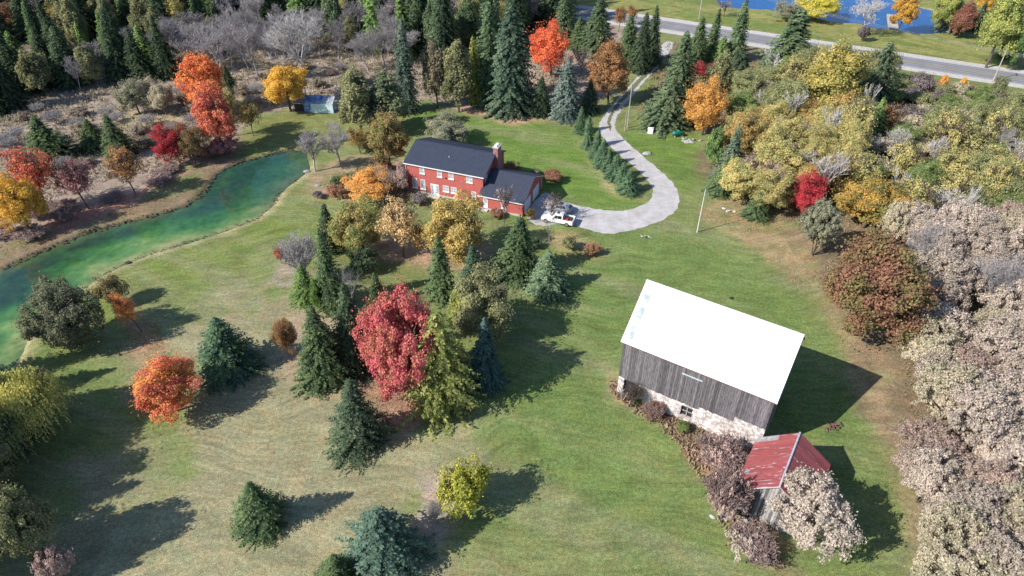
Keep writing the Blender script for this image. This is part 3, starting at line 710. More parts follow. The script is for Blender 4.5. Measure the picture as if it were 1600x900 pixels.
PINK = ((0.42, 0.17, 0.17), (0.30, 0.16, 0.15)); PINKT = ((0.56, 0.38, 0.34), (0.46, 0.35, 0.28)); DKR = ((0.22, 0.10, 0.06), (0.16, 0.13, 0.045)); PINED = ((0.085, 0.095, 0.05), (0.05, 0.065, 0.035))
YTH = ((0.49, 0.40, 0.13), (0.32, 0.31, 0.10)); OYT = ((0.55, 0.36, 0.10), (0.40, 0.31, 0.10)); GTH = ((0.24, 0.25, 0.10), (0.18, 0.19, 0.08)); LGT = ((0.17, 0.23, 0.06), (0.12, 0.16, 0.05)); PURP = ((0.20, 0.16, 0.17), (0.14, 0.12, 0.10)); RUST = ((0.36, 0.17, 0.10), (0.28, 0.15, 0.08))

T_ = []  # (kind, box, colours, name, category, label, extras)
def T(kind, bx, cols, name, cat, label, **k): T_.append((kind, bx, cols, name, cat, label, k))
# --- the open lawn
T('spruce', (364, 752, 438, 853), SPG, 'spruce_tree', 'spruce', 'small dense green spruce standing alone low on the left lawn')
T('spruce', (508, 592, 600, 730), ((0.078,0.102,0.052),(0.046,0.068,0.038)), 'spruce_tree', 'spruce', 'plump blue-green spruce on the lawn in front of the huge red maple')
T('spruce', (302, 495, 390, 607), ((0.055,0.095,0.042),(0.04,0.07,0.05)), 'spruce_tree', 'spruce', 'broad round-topped spruce right of the orange-red maple on the left lawn')
T('fine_spruce', (462, 480, 545, 622), SPG, 'spruce_tree', 'spruce', 'tall pointed green spruce at the left front of the central tree group')
T('fine_spruce', (522, 440, 580, 592), SPD, 'spruce_tree', 'spruce', 'tall dark spruce between the pointed green spruce and the red maple')
T('slim_spruce', (494, 318, 532, 402), SPD, 'spruce_tree', 'spruce', 'dark spruce at the upper left end of the central tree group')
T('spruce', (488, 356, 548, 498), SPG, 'spruce_tree', 'spruce', 'green spruce with broad skirts behind the young bright spruce')
T('spruce', (453, 412, 497, 482), SPY, 'spruce_tree', 'spruce', 'short bushy yellow-green conifer at the left edge of the central group')
T('cedar', (483, 432, 510, 485), SPBR, 'cedar_tree', 'cedar', 'little bright green cedar tucked beside the yellow-green conifer')
T('spruce', (575, 425, 608, 486), SPG, 'spruce_tree', 'spruce', 'small spruce just above the left shoulder of the red maple')
T('bare_shrub', (430, 358, 500, 450), None, 'bare_shrub', 'shrub', 'grey leafless bush at the left edge of the central group', bark='greybark')
T('shrub', (428, 386, 445, 410), OR, 'orange_shrub', 'shrub', 'tiny pale orange bush left of the grey leafless bush')
T('sapling', (525, 408, 582, 492), None, 'bare_tree', 'tree', 'small grey leafless tree between two spruces in the central group', bark='greybark')
T('maple', (520, 308, 598, 398), GRGO, 'maple_tree', 'maple', 'dark green maple turning gold at the top of the central group')
T('shrub', (543, 384, 592, 428), SPD, 'round_shrub', 'shrub', 'dark round bush below the green and gold maple')
T('airy', (596, 308, 666, 402), PEACH, 'maple_tree', 'maple', 'pale peach-yellow maple left of the golden maple below the house', variant=0)
T('shrub', (640, 350, 664, 398), PEACH, 'peach_shrub', 'shrub', 'peach-coloured bush between the peach maple and the golden maple')
T('maple', (664, 303, 756, 408), GOLD, 'maple_tree', 'maple', 'dense round golden-brown maple in front of the brick house')
T('slim_spruce', (668, 368, 714, 478), SPG, 'spruce_tree', 'spruce', 'narrow green spruce below the golden maple')
T('spruce', (720, 380, 758, 446), ((0.06,0.10,0.055),(0.035,0.065,0.04)), 'spruce_tree', 'spruce', 'small spruce right of the narrow spruce below the golden maple')
T('big_maple', (566, 447, 692, 628), REDM, 'red_maple', 'maple', 'huge crimson maple in the middle of the central tree group')
T('larch', (626, 486, 750, 672), ((0.31,0.32,0.075),(0.20,0.23,0.055)), 'larch_tree', 'larch', 'feathery yellow-green larch right in front of the crimson maple')
T('shrub', (660, 612, 702, 668), LARCH, 'low_shrub', 'shrub', 'yellow-green low growth at the foot of the larch')
T('maple', (703, 420, 798, 532), OLV, 'round_tree', 'tree', 'olive-brown round tree behind the blue spruce')
T('cedar', (698, 445, 738, 520), LARCH, 'cedar_tree', 'cedar', 'olive-yellow tree between the larch and the olive-brown round tree')
T('sapling', (718, 455, 756, 515), None, 'bare_shrub', 'shrub', 'grey leafless brush in front of the olive-brown round tree', bark='greybark')
T('spruce', (728, 490, 790, 620), ((0.055,0.095,0.085),(0.03,0.06,0.05)), 'blue_spruce', 'spruce', 'dark blue spruce at the right front of the central group')
T('shrub', (708, 545, 732, 592), YOR, 'orange_shrub', 'shrub', 'small orange-yellow bush between the larch and the blue spruce')
T('spruce', (774, 335, 846, 452), SPG, 'spruce_tree', 'spruce', 'layered green spruce below the garage')
T('spruce', (820, 390, 892, 476), ((0.085,0.12,0.06),(0.05,0.08,0.045)), 'spruce_tree', 'spruce', 'broad pale green spruce at the right end of the central group')
T('sparse', (770, 288, 806, 352), PINKT, 'young_tree', 'tree', 'sparse pinkish young tree against the garage roof', variant=1)
T('sapling', (846, 330, 868, 382), None, 'bare_tree', 'tree', 'small grey leafless tree standing left of the parked pickup truck', bark='greybark')
T('sparse', (843, 304, 880, 345), PINKT, 'young_tree', 'tree', 'sparse pinkish young tree by the front of the pickup truck')
T('shrub', (876, 368, 902, 392), GTH, 'low_shrub', 'shrub', 'small olive bush on the lawn just below the pickup truck')
T('shrub', (912, 378, 940, 400), RUST, 'low_shrub', 'shrub', 'small rusty bush right of the olive bush below the gravel loop')
T('shrub', (826, 372, 846, 390), SPD, 'low_shrub', 'shrub', 'small dark bush left of the little grey leafless tree')
T('shrub', (680, 716, 766, 804), YG, 'yellow_bush', 'bush', 'round yellow-green bush alone on the lower middle lawn')
T('bare_shrub', (662, 782, 694, 822), None, 'bare_shrub', 'shrub', 'low grey-mauve twiggy plant left of the round yellow-green bush', bark='greybark')
T('spruce', (532, 797, 655, 935), ((0.07,0.105,0.07),(0.04,0.07,0.05)), 'spruce_tree', 'spruce', 'large blue-green spruce at the bottom edge of the photograph')
T('spruce', (486, 868, 560, 950), SPG, 'spruce_tree', 'spruce', 'lower spruce left of the large spruce at the bottom edge')
T('maple', (213, 552, 308, 652), ((0.82,0.38,0.07),(0.70,0.15,0.09)), 'maple_tree', 'maple', 'bushy orange and red maple alone on the left lawn')
T('airy', (204, 456, 240, 519), ((0.85,0.36,0.07),(0.78,0.24,0.08)), 'young_maple', 'maple', 'slender orange young maple leaning left on the lawn near the pond', variant=0, tilt=(0, -.22), rz=0)
T('shrub', (150, 430, 198, 480), ((0.24,0.19,0.07),(0.17,0.15,0.07)), 'round_shrub', 'shrub', 'yellowish-brown round bush between the big dark pine and the pond bank')
T('pine', (36, 430, 156, 552), ((0.115,0.115,0.065),(0.07,0.08,0.045)), 'pine_tree', 'pine', 'big dark spreading pine on the pond bank at the left')
T('maple', (424, 497, 463, 553), BRO, 'young_maple', 'maple', 'small orange-brown round maple left of the pointed green spruce')
T('willow', (-16, 566, 106, 688), ((0.85,0.70,0.14),(0.46,0.46,0.12)), 'willow_tree', 'willow', 'yellow weeping willow at the left edge of the lawn')
T('willow', (-70, 625, 50, 740), ((0.28,0.31,0.10),(0.17,0.20,0.08)), 'willow_tree', 'willow', 'darker green willow cut by the left edge of the photograph')
T('feathery', (-40, 760, 75, 900), OLV, 'dark_shrub', 'shrub', 'dark shaded bush in the bottom left corner')
T('shrub', (55, 850, 110, 915), PINKT, 'grey_shrub', 'shrub', 'small pinkish-grey bush in the bottom left corner beside the dark bush')
# --- by the house
T('maple', (540, 262, 612, 314), YOR, 'low_maple', 'maple', 'bright orange low maple in the garden left of the house')
T('shrub', (612, 262, 640, 300), PINKT, 'garden_shrub', 'shrub', 'pinkish garden bush against the left corner of the house')
T('sapling', (588, 250, 625, 318), None, 'bare_tree', 'tree', 'thin grey leafless tree in the garden left of the house', bark='greybark')
T('shrub', (508, 290, 540, 308), RUST, 'garden_shrub', 'shrub', 'low rust-coloured bush at the garden edge near the pond')
T('shrub', (488, 298, 506, 310), PURP, 'garden_shrub', 'shrub', 'small dark purple bush at the left end of the garden')
T('shrub', (516, 276, 540, 290), SPM, 'garden_shrub', 'shrub', 'dark green bush beside the grey garden stones')
T('shrub', (586, 252, 612, 266), RUST, 'garden_shrub', 'shrub', 'rusty clump of ornamental grass behind the orange low maple')
T('shrub', (640, 303, 668, 318), PURP, 'foundation_shrub', 'shrub', 'dusky bush along the foot of the brick front wall')
T('shrub', (782, 256, 812, 268), RUST, 'hedge_shrub', 'shrub', 'rust-brown bush behind the garage next to the chimney')
T('shrub', (826, 264, 846, 276), GRG, 'hedge_shrub', 'shrub', 'grey-green bush behind the garage')
T('shrub', (846, 268, 880, 282), RUST, 'hedge_shrub', 'shrub', 'rust-brown low hedge plant behind the right end of the garage')
T('shrub', (764, 328, 788, 338), RUST, 'foundation_shrub', 'shrub', 'low rusty plant along the front wall of the garage')
T('shrub', (820, 326, 838, 342), OYT, 'foundation_shrub', 'shrub', 'orange-tan bush at the right front corner of the garage')
T('maple', (664, 178, 730, 228), GRG, 'round_tree', 'tree', 'grey-green round tree just behind the house roof')
T('tall_maple', (576, 170, 634, 262), ((0.17,0.17,0.05),(0.26,0.17,0.06)), 'maple_tree', 'maple', 'green and brown upright tree at the left rear corner of the house')
T('bare_fruit', (463, 200, 522, 268), None, 'bare_fruit_tree', 'tree', 'grey leafless fruit tree leaning over the head of the pond', bark='greybark')
T('bare_fruit', (502, 190, 562, 256), None, 'bare_fruit_tree', 'tree', 'grey leafless fruit tree on the grass right of the pond-head tree', bark='greybark')
T('airy', (544, 196, 584, 240), OYT, 'young_tree', 'tree', 'thin orange-tinged small tree left of the green and brown tree')
T('shrub', (560, 216, 582, 238), OLV, 'low_shrub', 'shrub', 'dark olive bush below the spreading olive cedars')
# --- beyond the pond
T('maple', (-6, 272, 60, 362), YL, 'maple_tree', 'maple', 'golden-yellow maple at the left edge beyond the pond')
T('airy', (36, 228, 118, 330), ORR, 'maple_tree', 'maple', 'red-orange half-bare maple beyond the pond, next to the golden one', variant=0)
T('airy', (108, 240, 168, 325), PINK, 'maple_tree', 'maple', 'thin dusky pink tree beyond the pond between red-orange and rust trees', variant=1)
T('airy', (184, 226, 240, 304), BRO, 'maple_tree', 'maple', 'rust-orange tree with a bare lower trunk beyond the pond', variant=0)
T('maple', (245, 190, 296, 254), RED, 'maple_tree', 'maple', 'small scarlet maple beyond the pond')
T('maple', (272, 194, 318, 254), BRG, 'round_tree', 'tree', 'brown-green round tree overlapping the small scarlet maple')
T('tall_maple', (302, 126, 366, 232), ORR, 'maple_tree', 'maple', 'tall fiery red-orange maple beyond the pond')
T('tall_maple', (284, 78, 350, 172), ((0.78,0.27,0.05),(0.66,0.17,0.05)), 'maple_tree', 'maple', 'bright orange maple just behind the fiery red-orange one')
T('shrub', (322, 215, 372, 240), PINK, 'low_shrub', 'shrub', 'dark red low bush at the foot of the fiery red-orange maple')
T('spruce', (343, 100, 372, 150), SPD, 'spruce_tree', 'spruce', 'small dark spruce right of the bright orange maple')
T('airy', (346, 132, 388, 212), YTH, 'young_tree', 'tree', 'yellow-green slender tree right of the fiery red-orange maple')
T('airy', (376, 158, 416, 212), GOLD, 'young_tree', 'tree', 'thin brownish-yellow tree above the pond shore')
T('maple', (412, 98, 480, 172), YL, 'maple_tree', 'maple', 'brilliant yellow maple left of the blue-tarped shed')
T('spruce', (28, 180, 104, 268), SPG, 'spruce_tree', 'spruce', 'wide green spruce behind the red-orange half-bare maple')
T('spruce', (118, 184, 164, 242), SPG, 'spruce_tree', 'spruce', 'small green spruce in the reeds, left of a pair')
T('spruce', (156, 176, 206, 256), SPG, 'spruce_tree', 'spruce', 'green spruce in the reeds, right and larger of a pair')
T('maple', (186, 122, 230, 176), GRG, 'willow_bush', 'bush', 'grey-green rounded willow bush in the reeds, left of three')
T('maple', (216, 120, 248, 172), TANG, 'willow_bush', 'bush', 'pale rounded willow bush in the reeds, middle of three')
T('maple', (232, 128, 272, 178), TANG, 'willow_bush', 'bush', 'pale yellowish willow bush in the reeds, right of three')
T('bare', (424, 12, 530, 150), None, 'bare_tree', 'tree', 'largest silvery leafless tree, above the blue-tarped shed', bark='palebark')
T('bare', (270, 38, 336, 120), None, 'bare_tree', 'tree', 'grey leafless tree above the bright orange maple', bark='greybark')
T('bare', (322, 32, 384, 128), None, 'bare_tree', 'tree', 'grey leafless tree above the yellow-green slender tree', bark='greybark')
T('bare', (372, 32, 440, 126), None, 'bare_tree', 'tree', 'grey leafless tree left of the largest silvery one', bark='greybark')
T('bare', (545, 50, 608, 112), None, 'bare_tree', 'tree', 'grey leafless tree above the olive cedars', bark='greybark')
T('bare', (690, -5, 735, 75), None, 'bare_tree', 'tree', 'grey leafless tree left of the tall blue-green spruces', bark='greybark')
T('cedar', (528, 106, 590, 212), OLV, 'cedar_tree', 'cedar', 'wide olive cedar right of the blue-tarped shed')
T('cedar', (566, 108, 642, 206), ((0.10,0.11,0.05),(0.06,0.075,0.04)), 'cedar_tree', 'cedar', 'dark spreading cedar left of the drooping narrow spruce')
T('slim_spruce', (618, 28, 654, 182), ((0.085,0.115,0.08),(0.045,0.07,0.05)), 'spruce_tree', 'spruce', 'very narrow drooping spruce behind the left end of the house')
T('cedar', (660, 60, 700, 165), ((0.19,0.155,0.095),(0.13,0.12,0.07)), 'cedar_tree', 'cedar', 'brownish cedar behind the house, left of the olive one')
T('cedar', (690, 62, 738, 172), OLV, 'cedar_tree', 'cedar', 'olive cedar behind the house, left of the yellow-leaved tree')
T('fine_spruce', (762, 2, 838, 190), ((0.07,0.10,0.06),(0.035,0.06,0.038)), 'spruce_tree', 'spruce', 'tallest dark blue-green spruce behind the back lawn')
T('fine_spruce', (735, 0, 790, 170), SPM, 'spruce_tree', 'spruce', 'tall spruce partly hidden by the tallest one behind the back lawn')
T('larch', (728, 55, 762, 170), ((0.36,0.34,0.05),(0.22,0.26,0.05)), 'yellow_leaved_tree', 'tree', 'narrow yellow-green tree hugging the tall spruces behind the back lawn')
T('spruce', (858, 88, 914, 194), SPB, 'blue_spruce', 'spruce', 'silvery blue spruce at the top of the back lawn')
T('fine_spruce', (828, 118, 862, 186), SPD, 'spruce_tree', 'spruce', 'dark low spruce left of the silvery blue one')
T('spruce', (905, 122, 940, 182), SPD, 'spruce_tree', 'spruce', 'dark small spruce right of the silvery blue one')
T('maple', (830, 37, 893, 116), ((0.78,0.19,0.055),(0.66,0.13,0.045)), 'maple_tree', 'maple', 'vivid orange maple above the silvery blue spruce')
T('sparse', (888, 74, 928, 118), PINKT, 'young_tree', 'tree', 'dusky thin tree right of the vivid orange maple')
T('tall_maple', (924, 60, 986, 156), BRO, 'maple_tree', 'maple', 'brown-orange maple beside the gravel drive')
# --- between the maples and the drive
for bx, c, l in (((862, -15, 905, 72), SPM, 'tall spruce above the vivid orange maple'),
                 ((888, 26, 922, 82), SPG, 'slim spruce between the vivid orange maple and the brown-orange one'),
                 ((908, -5, 960, 92), SPM, 'big spruce above the brown-orange maple beside the drive'),
                 ((962, 22, 1002, 108), SPG, 'first spruce of the dark clump left of the drive, behind the brown-orange maple'),
                 ((984, 18, 1018, 118), SPD, 'middle spruce of the dark clump left of the drive'),
                 ((1002, 8, 1036, 104), SPD, 'rightmost spruce of the dark clump left of the drive')):
    T('fine_spruce', bx, c, 'spruce_tree', 'spruce', l)
T('airy', (955, 8, 978, 50), BRO, 'young_tree', 'tree', 'brownish thin tree in front of the highway above the dark spruce clump')
T('airy', (976, 6, 996, 40), BRO, 'young_tree', 'tree', 'brownish small tree by the highway, right of a similar thinner one')
T('sparse', (1114, 0, 1146, 26), PINKT, 'young_tree', 'tree', 'dusky small tree on the far side of the highway above the drive')
ordn = ['first', 'second', 'third', 'fourth', 'fifth', 'sixth', 'seventh', 'eighth', 'ninth', 'tenth', 'eleventh', 'twelfth', 'thirteenth', 'fourteenth', 'fifteenth', 'sixteenth', 'seventeenth', 'eighteenth', 'nineteenth', 'twentieth']
row = [(898, 164, 919, 212), (908, 180, 934, 238), (920, 200, 946, 252), (928, 216, 958, 266), (939, 230, 966, 274), (948, 240, 978, 286), (960, 252, 988, 294), (966, 266, 1002, 309)]
for i, bx in enumerate(row):
    T('spruce', bx, ((0.07,0.115,0.055),(0.04,0.075,0.04)), 'spruce_tree', 'spruce', ('%s young spruce of the row beside the drive, counted from the top end' % ordn[i]) if i < 7 else 'nearest and largest young spruce of the row inside the gravel loop', group='young spruces in a row beside the drive')
# --- right of the drive
T('fine_spruce', (1036, 48, 1092, 165), SPM, 'spruce_tree', 'spruce', 'tall olive-green spruce right of the drive')
T('fine_spruce', (1008, 118, 1092, 212), ((0.085,0.105,0.05),(0.05,0.075,0.038)), 'spruce_tree', 'spruce', 'broad spruce whose skirt reaches the white box and teal tank')
T('fine_spruce', (1074, 24, 1108, 105), SPG, 'spruce_tree', 'spruce', 'pointed green spruce between the drive and the highway')
T('slim_spruce', (1100, 10, 1124, 92), SPG, 'spruce_tree', 'spruce', 'slim spruce in front of the highway, left of the tallest there')
T('slim_spruce', (1134, -4, 1168, 100), SPM, 'spruce_tree', 'spruce', 'tall spruce crossing the highway, right of the drive')
T('spruce', (1112, 56, 1148, 104), SPY, 'spruce_tree', 'spruce', 'short bright green spruce below the tall one crossing the highway')
T('airy', (1074, 96, 1106, 124), RED, 'red_shrub', 'shrub', 'scarlet bush right of the tall olive-green spruce', variant=0)
T('airy', (1104, 94, 1128, 122), ((0.45,0.14,0.10),(0.38,0.14,0.09)), 'red_shrub', 'shrub', 'paler red bush right of the scarlet one')
T('cedar', (1104, 80, 1150, 150), OLV, 'cedar_tree', 'cedar', 'dark olive cedar behind the two red bushes')
T('cedar', (1134, 78, 1172, 122), SPD, 'cedar_tree', 'cedar', 'dark shaded cedar below the highway')
T('maple', (1072, 124, 1138, 208), YOR, 'maple_tree', 'maple', 'yellow-orange maple standing behind the teal tank', clear=.14)
T('loose_spruce', (1196, 12, 1282, 138), SPM, 'spruce_tree', 'spruce', 'big ragged spruce overlapping the highway')
T('fine_spruce', (1340, 62, 1396, 190), ((0.075,0.095,0.05),(0.045,0.065,0.035)), 'spruce_tree', 'spruce', 'tall dark spruce in the thicket crossing the highway')
T('spruce', (1345, 150, 1388, 235), SPY, 'spruce_tree', 'spruce', 'yellowish-green spruce below the tall dark one in the thicket')
T('spruce', (1120, 192, 1166, 292), ((0.085,0.115,0.075),(0.055,0.085,0.05)), 'spruce_tree', 'spruce', 'blue-green spruce at the left edge of the right-hand thicket')
T('cedar', (1100, 198, 1134, 262), SPY, 'cedar_tree', 'cedar', 'bright green cedar at the left edge of the thicket')
T('spruce', (1108, 240, 1150, 312), SPG, 'spruce_tree', 'spruce', 'low green spruce at the foot of the thicket near the pale pole')
T('spruce', (1165, 300, 1208, 350), SPG, 'spruce_tree', 'spruce', 'low dark spruce in the thicket edge left of the scarlet tree')
T('tall_maple', (1262, 64, 1350, 186), ((0.50,0.40,0.08),(0.32,0.30,0.07)), 'willow_tree', 'willow', 'tall yellow willow in the thicket in front of the highway')
T('maple', (1236, 264, 1290, 334), RED, 'maple_tree', 'maple', 'scarlet tree at the edge of the thicket')
T('maple', (1296, 360, 1440, 532), DKR, 'dark_red_tree', 'tree', 'large dark russet-green round tree at the wood edge beside the barn lawn')
T('shrub', (1282, 420, 1330, 470), ((0.26,0.13,0.09),(0.22,0.15,0.07)), 'russet_shrub', 'shrub', 'russet low bush at the left foot of the large dark russet tree')
T('maple', (1310, 272, 1416, 362), ((0.46,0.27,0.04),(0.20,0.19,0.05)), 'maple_tree', 'maple', 'orange and dark green maple above the large russet tree')
T('feathery', (1250, 310, 1316, 402), GRG, 'willow_bush', 'bush', 'pale grey-green bush at the corner of the thicket, right of the scarlet tree')
T('snag', (1512, 280, 1612, 452), None, 'dead_tree', 'dead tree', 'largest white dead tree at the right edge', bark='palebark')
T('snag', (1312, 130, 1352, 208), None, 'dead_tree', 'dead tree', 'white leaning dead trunk left of the tall dark spruce', bark='palebark')
T('snag', (1176, 80, 1232, 130), None, 'dead_tree', 'dead tree', 'white forked dead tree left of the big ragged spruce', bark='palebark')
T('bare', (1240, 95, 1276, 124), None, 'bare_tree', 'tree', 'grey leafless bush-like tree below the big ragged spruce', bark='greybark')
T('snag', (1146, 140, 1200, 186), None, 'dead_tree', 'dead tree', 'white tangle of dead boughs left in the thicket', bark='palebark')
T('snag', (1180, 170, 1206, 202), None, 'dead_tree', 'dead tree', 'short white dead trunk left in the thicket', bark='palebark')
T('snag', (1226, 230, 1262, 285), None, 'dead_tree', 'dead tree', 'pale fallen limbs above the scarlet thicket tree', bark='palebark')
T('snag', (1368, 226, 1412, 268), None, 'dead_tree', 'dead tree', 'white forked snag in the middle of the thicket', bark='palebark')
T('snag', (1420, 210, 1458, 276), None, 'dead_tree', 'dead tree', 'white twin-stemmed birch in the thicket right of centre', bark='palebark')
T('snag', (1430, 288, 1484, 350), None, 'dead_tree', 'dead tree', 'white branching snag above the large russet tree', bark='palebark')
T('snag', (1548, 220, 1600, 300), None, 'dead_tree', 'dead tree', 'white bare boughs high at the right edge', bark='palebark')
T('snag', (1474, 296, 1520, 372), None, 'dead_tree', 'dead tree', 'white snag left of the largest white dead tree', bark='palebark')
T('snag', (1380, 266, 1428, 320), None, 'dead_tree', 'dead tree', 'crooked white snag below the middle of the thicket', bark='palebark')
T('bare', (1500, 190, 1560, 262), None, 'bare_tree', 'tree', 'grey feathery leafless tree leaning in the right thicket', bark='greybark', tilt=(0, .3), rz=0)
# --- beyond the highway
T('maple', (1246, -6, 1312, 30), ((0.62,0.52,0.02),(0.45,0.42,0.03)), 'yellow_bush', 'bush', 'bright yellow bush on the near shore of the far pond')
T('maple', (1212, 2, 1250, 32), GRG, 'round_tree', 'tree', 'grey-green tree left of the bright yellow bush by the far pond')
T('bare', (1316, -12, 1382, 56), None, 'bare_tree', 'tree', 'pale leafless tree on the shore of the far pond', bark='palebark')
T('shrub', (1340, 40, 1360, 64), PURP, 'dark_shrub', 'shrub', 'dark bush at the foot of the pale leafless pond tree')
T('tall_maple', (1398, -20, 1434, 46), ((0.70,0.42,0.04),(0.55,0.30,0.04)), 'maple_tree', 'maple', 'yellow-orange tree at the water beside the small wooden dock')
T('maple', (1460, -16, 1500, 46), LARCH, 'round_tree', 'tree', 'yellow-green tree on the right shore of the far pond')
T('spruce', (1474, -4, 1512, 54), SPB, 'spruce_tree', 'spruce', 'grey-green spruce between yellow-green and russet trees by the far pond')
T('cedar', (1488, 2, 1530, 56), ((0.32,0.13,0.09),(0.26,0.13,0.07)), 'russet_tree', 'tree', 'russet cone-shaped tree right of the far pond')
T('spruce', (1516, 0, 1546, 52), SPD, 'spruce_tree', 'spruce', 'dark spruce right of the russet cone-shaped tree')
T('maple', (1526, -20, 1556, 20), YL, 'maple_tree', 'maple', 'orange-yellow tree at the top edge above the dark spruce')
T('tall_maple', (1540, -20, 1600, 96), LARCH, 'round_tree', 'tree', 'tall yellow-green tree right of the highway utility pole')
T('spruce', (1562, 34, 1594, 94), SPG, 'spruce_tree', 'spruce', 'green spruce in front of the tall yellow-green tree, top right')
T('maple', (1586, 20, 1630, 104), SPY, 'round_tree', 'tree', 'green tree cut by the right edge, beyond the highway')
T('shrub', (1580, 42, 1602, 70), YOR, 'orange_shrub', 'shrub', 'small orange bush near the right edge, beyond the highway')
T('shrub', (1468, 118, 1482, 140), YOR, 'orange_shrub', 'shrub', 'tiny orange bush on the near verge of the highway, left of two')
T('shrub', (1498, 122, 1512, 142), YL, 'orange_shrub', 'shrub', 'tiny golden bush on the near verge of the highway, right of two')
T('airy', (1536, 116, 1564, 160), GTH, 'young_tree', 'tree', 'greyish thin tree at the foot of the highway utility pole')
# --- by the barn
T('bramble', (1082, 678, 1176, 752), PINKT, 'vine_thicket', 'shrub', 'pinkish-grey vine thicket against the stone foundation and shed')
T('bramble', (1096, 735, 1176, 825), PINKT, 'vine_thicket', 'shrub', 'low pinkish bush in front of the shed')
T('bramble', (1130, 812, 1218, 884), TAN, 'dry_shrub', 'shrub', 'pale dry bush left of the large beige bush below the shed')
T('feathery', (1200, 738, 1340, 882), TAN, 'beige_bush', 'bush', 'large beige feathery bush in front of the red-roofed shed')
T('bramble', (1150, 660, 1192, 684), RUST, 'vine_shrub', 'shrub', 'reddish vine growing up the barn boards near the shed')
T('bramble', (1018, 616, 1048, 632), RUST, 'vine_shrub', 'shrub', 'reddish creeper at the middle of the stone foundation')
T('bare_shrub', (972, 596, 1006, 640), None, 'bare_shrub', 'shrub', 'tangled twigs in the gap of the stone foundation', bark='bark')
T('bramble', (1000, 634, 1044, 650), RUST, 'low_shrub', 'shrub', 'low rusty weeds in front of the stone wall')
T('shrub', (1056, 656, 1078, 678), LGT, 'low_shrub', 'shrub', 'small green weed clump below the barn doorway')
T('shrub', (985, 618, 1004, 632), LGT, 'low_shrub', 'shrub', 'small yellow-green weed clump at the left of the stone wall')
T('feathery', (1408, 700, 1500, 800), TAN, 'feathery_tree', 'tree', 'beige feathery tree at the wood edge opposite the large beige bush')
T('feathery', (1432, 780, 1530, 890), TANG, 'feathery_tree', 'tree', 'greenish-beige feathery tree low at the wood edge near the bottom right')
T('feathery', (1500, 830, 1604, 945), TAN, 'feathery_tree', 'tree', 'beige feathery tree cut by the bottom right corner of the photograph')
for kind, bx, cols, name, cat, label, k in T_:
    X, Y, h, rad = survey(kind, *bx)
    k = dict(k); k.pop('clear', None)
    if kind in ('maple', 'big_maple', 'tall_maple', 'cedar') : rad *= 1.1
    place(kind, X, Y, h, rad, name, label, cat, cols, **k)

# --- woods and thickets filled out tree by tree
taken = [(o.location.x, o.location.y, o.scale[0] * 2.6) for o in COL.objects if o.type == 'EMPTY']
def scatter(pxpoly, spacing, pick, wherefn, minsep=.62, extra=0, avoid=()):
    """jittered positions inside a ground polygon; pick(px,py) gives a species entry"""
    pg = poly(pxpoly); x0, y0 = pg.min(0); x1, y1 = pg.max(0); items = []
    y = y0; r = 0
    while y < y1:
        x = x0 + (spacing / 2 if r % 2 else 0)
        while x < x1:
            px, py = x + rnd.uniform(-.33, .33) * spacing, y + rnd.uniform(-.33, .33) * spacing
            if sdist(np.array([px]), np.array([py]), pg)[0] < 0 and all(sdist(np.array([px]), np.array([py]), a)[0] > 1 for a in avoid):
                if all((px - a) ** 2 + (py - b) ** 2 > (max(c, 2) * minsep + spacing * .25) ** 2 for a, b, c in taken):
                    q = P(px, py, 0)
                    e = pick(*P(px, py, 2)) if -60 < q[0] < 1665 and -16 < q[1] < 960 else None
                    if e: items.append((px, py) + e + (wherefn(*q),))
            x += spacing
        y += spacing * .87; r += 1
    groups = {}
    for it in items: groups.setdefault((it[5], it[10]), []).append(it)
    for (desc, where), L in groups.items():
        L.sort(key=lambda i: P(i[0], i[1], 0)[0])
        for i, (x, y, kind, h, rad, desc, cols, name, cat, bark, where) in enumerate(L):
            if len(L) == 1: lab = 'the only %s %s' % (desc, where)
            elif len(L) <= 20: lab = '%s %s from the left, %s' % (ordn[i], desc, where)
            else:
                half = 'left' if i < len(L) / 2 else 'right'
                j = i if half == 'left' else len(L) - 1 - i
                lab = ('%s %s from the %s, %s' % (ordn[j], desc, half, where)) if j < 20 else '%s in the middle of those %s' % (desc, where)
            place(kind, x, y, h * rnd.uniform(.85, 1.15), rad * rnd.uniform(.88, 1.12), name, lab, cat, cols, bark, group='%ss %s' % (desc, where))
            taken.append((x, y, rad))
U = rnd.uniform
def E_(kind, h, rad, desc, cols, name, cat, bark='bark'): return (kind, h, rad, desc, cols, name, cat, bark)
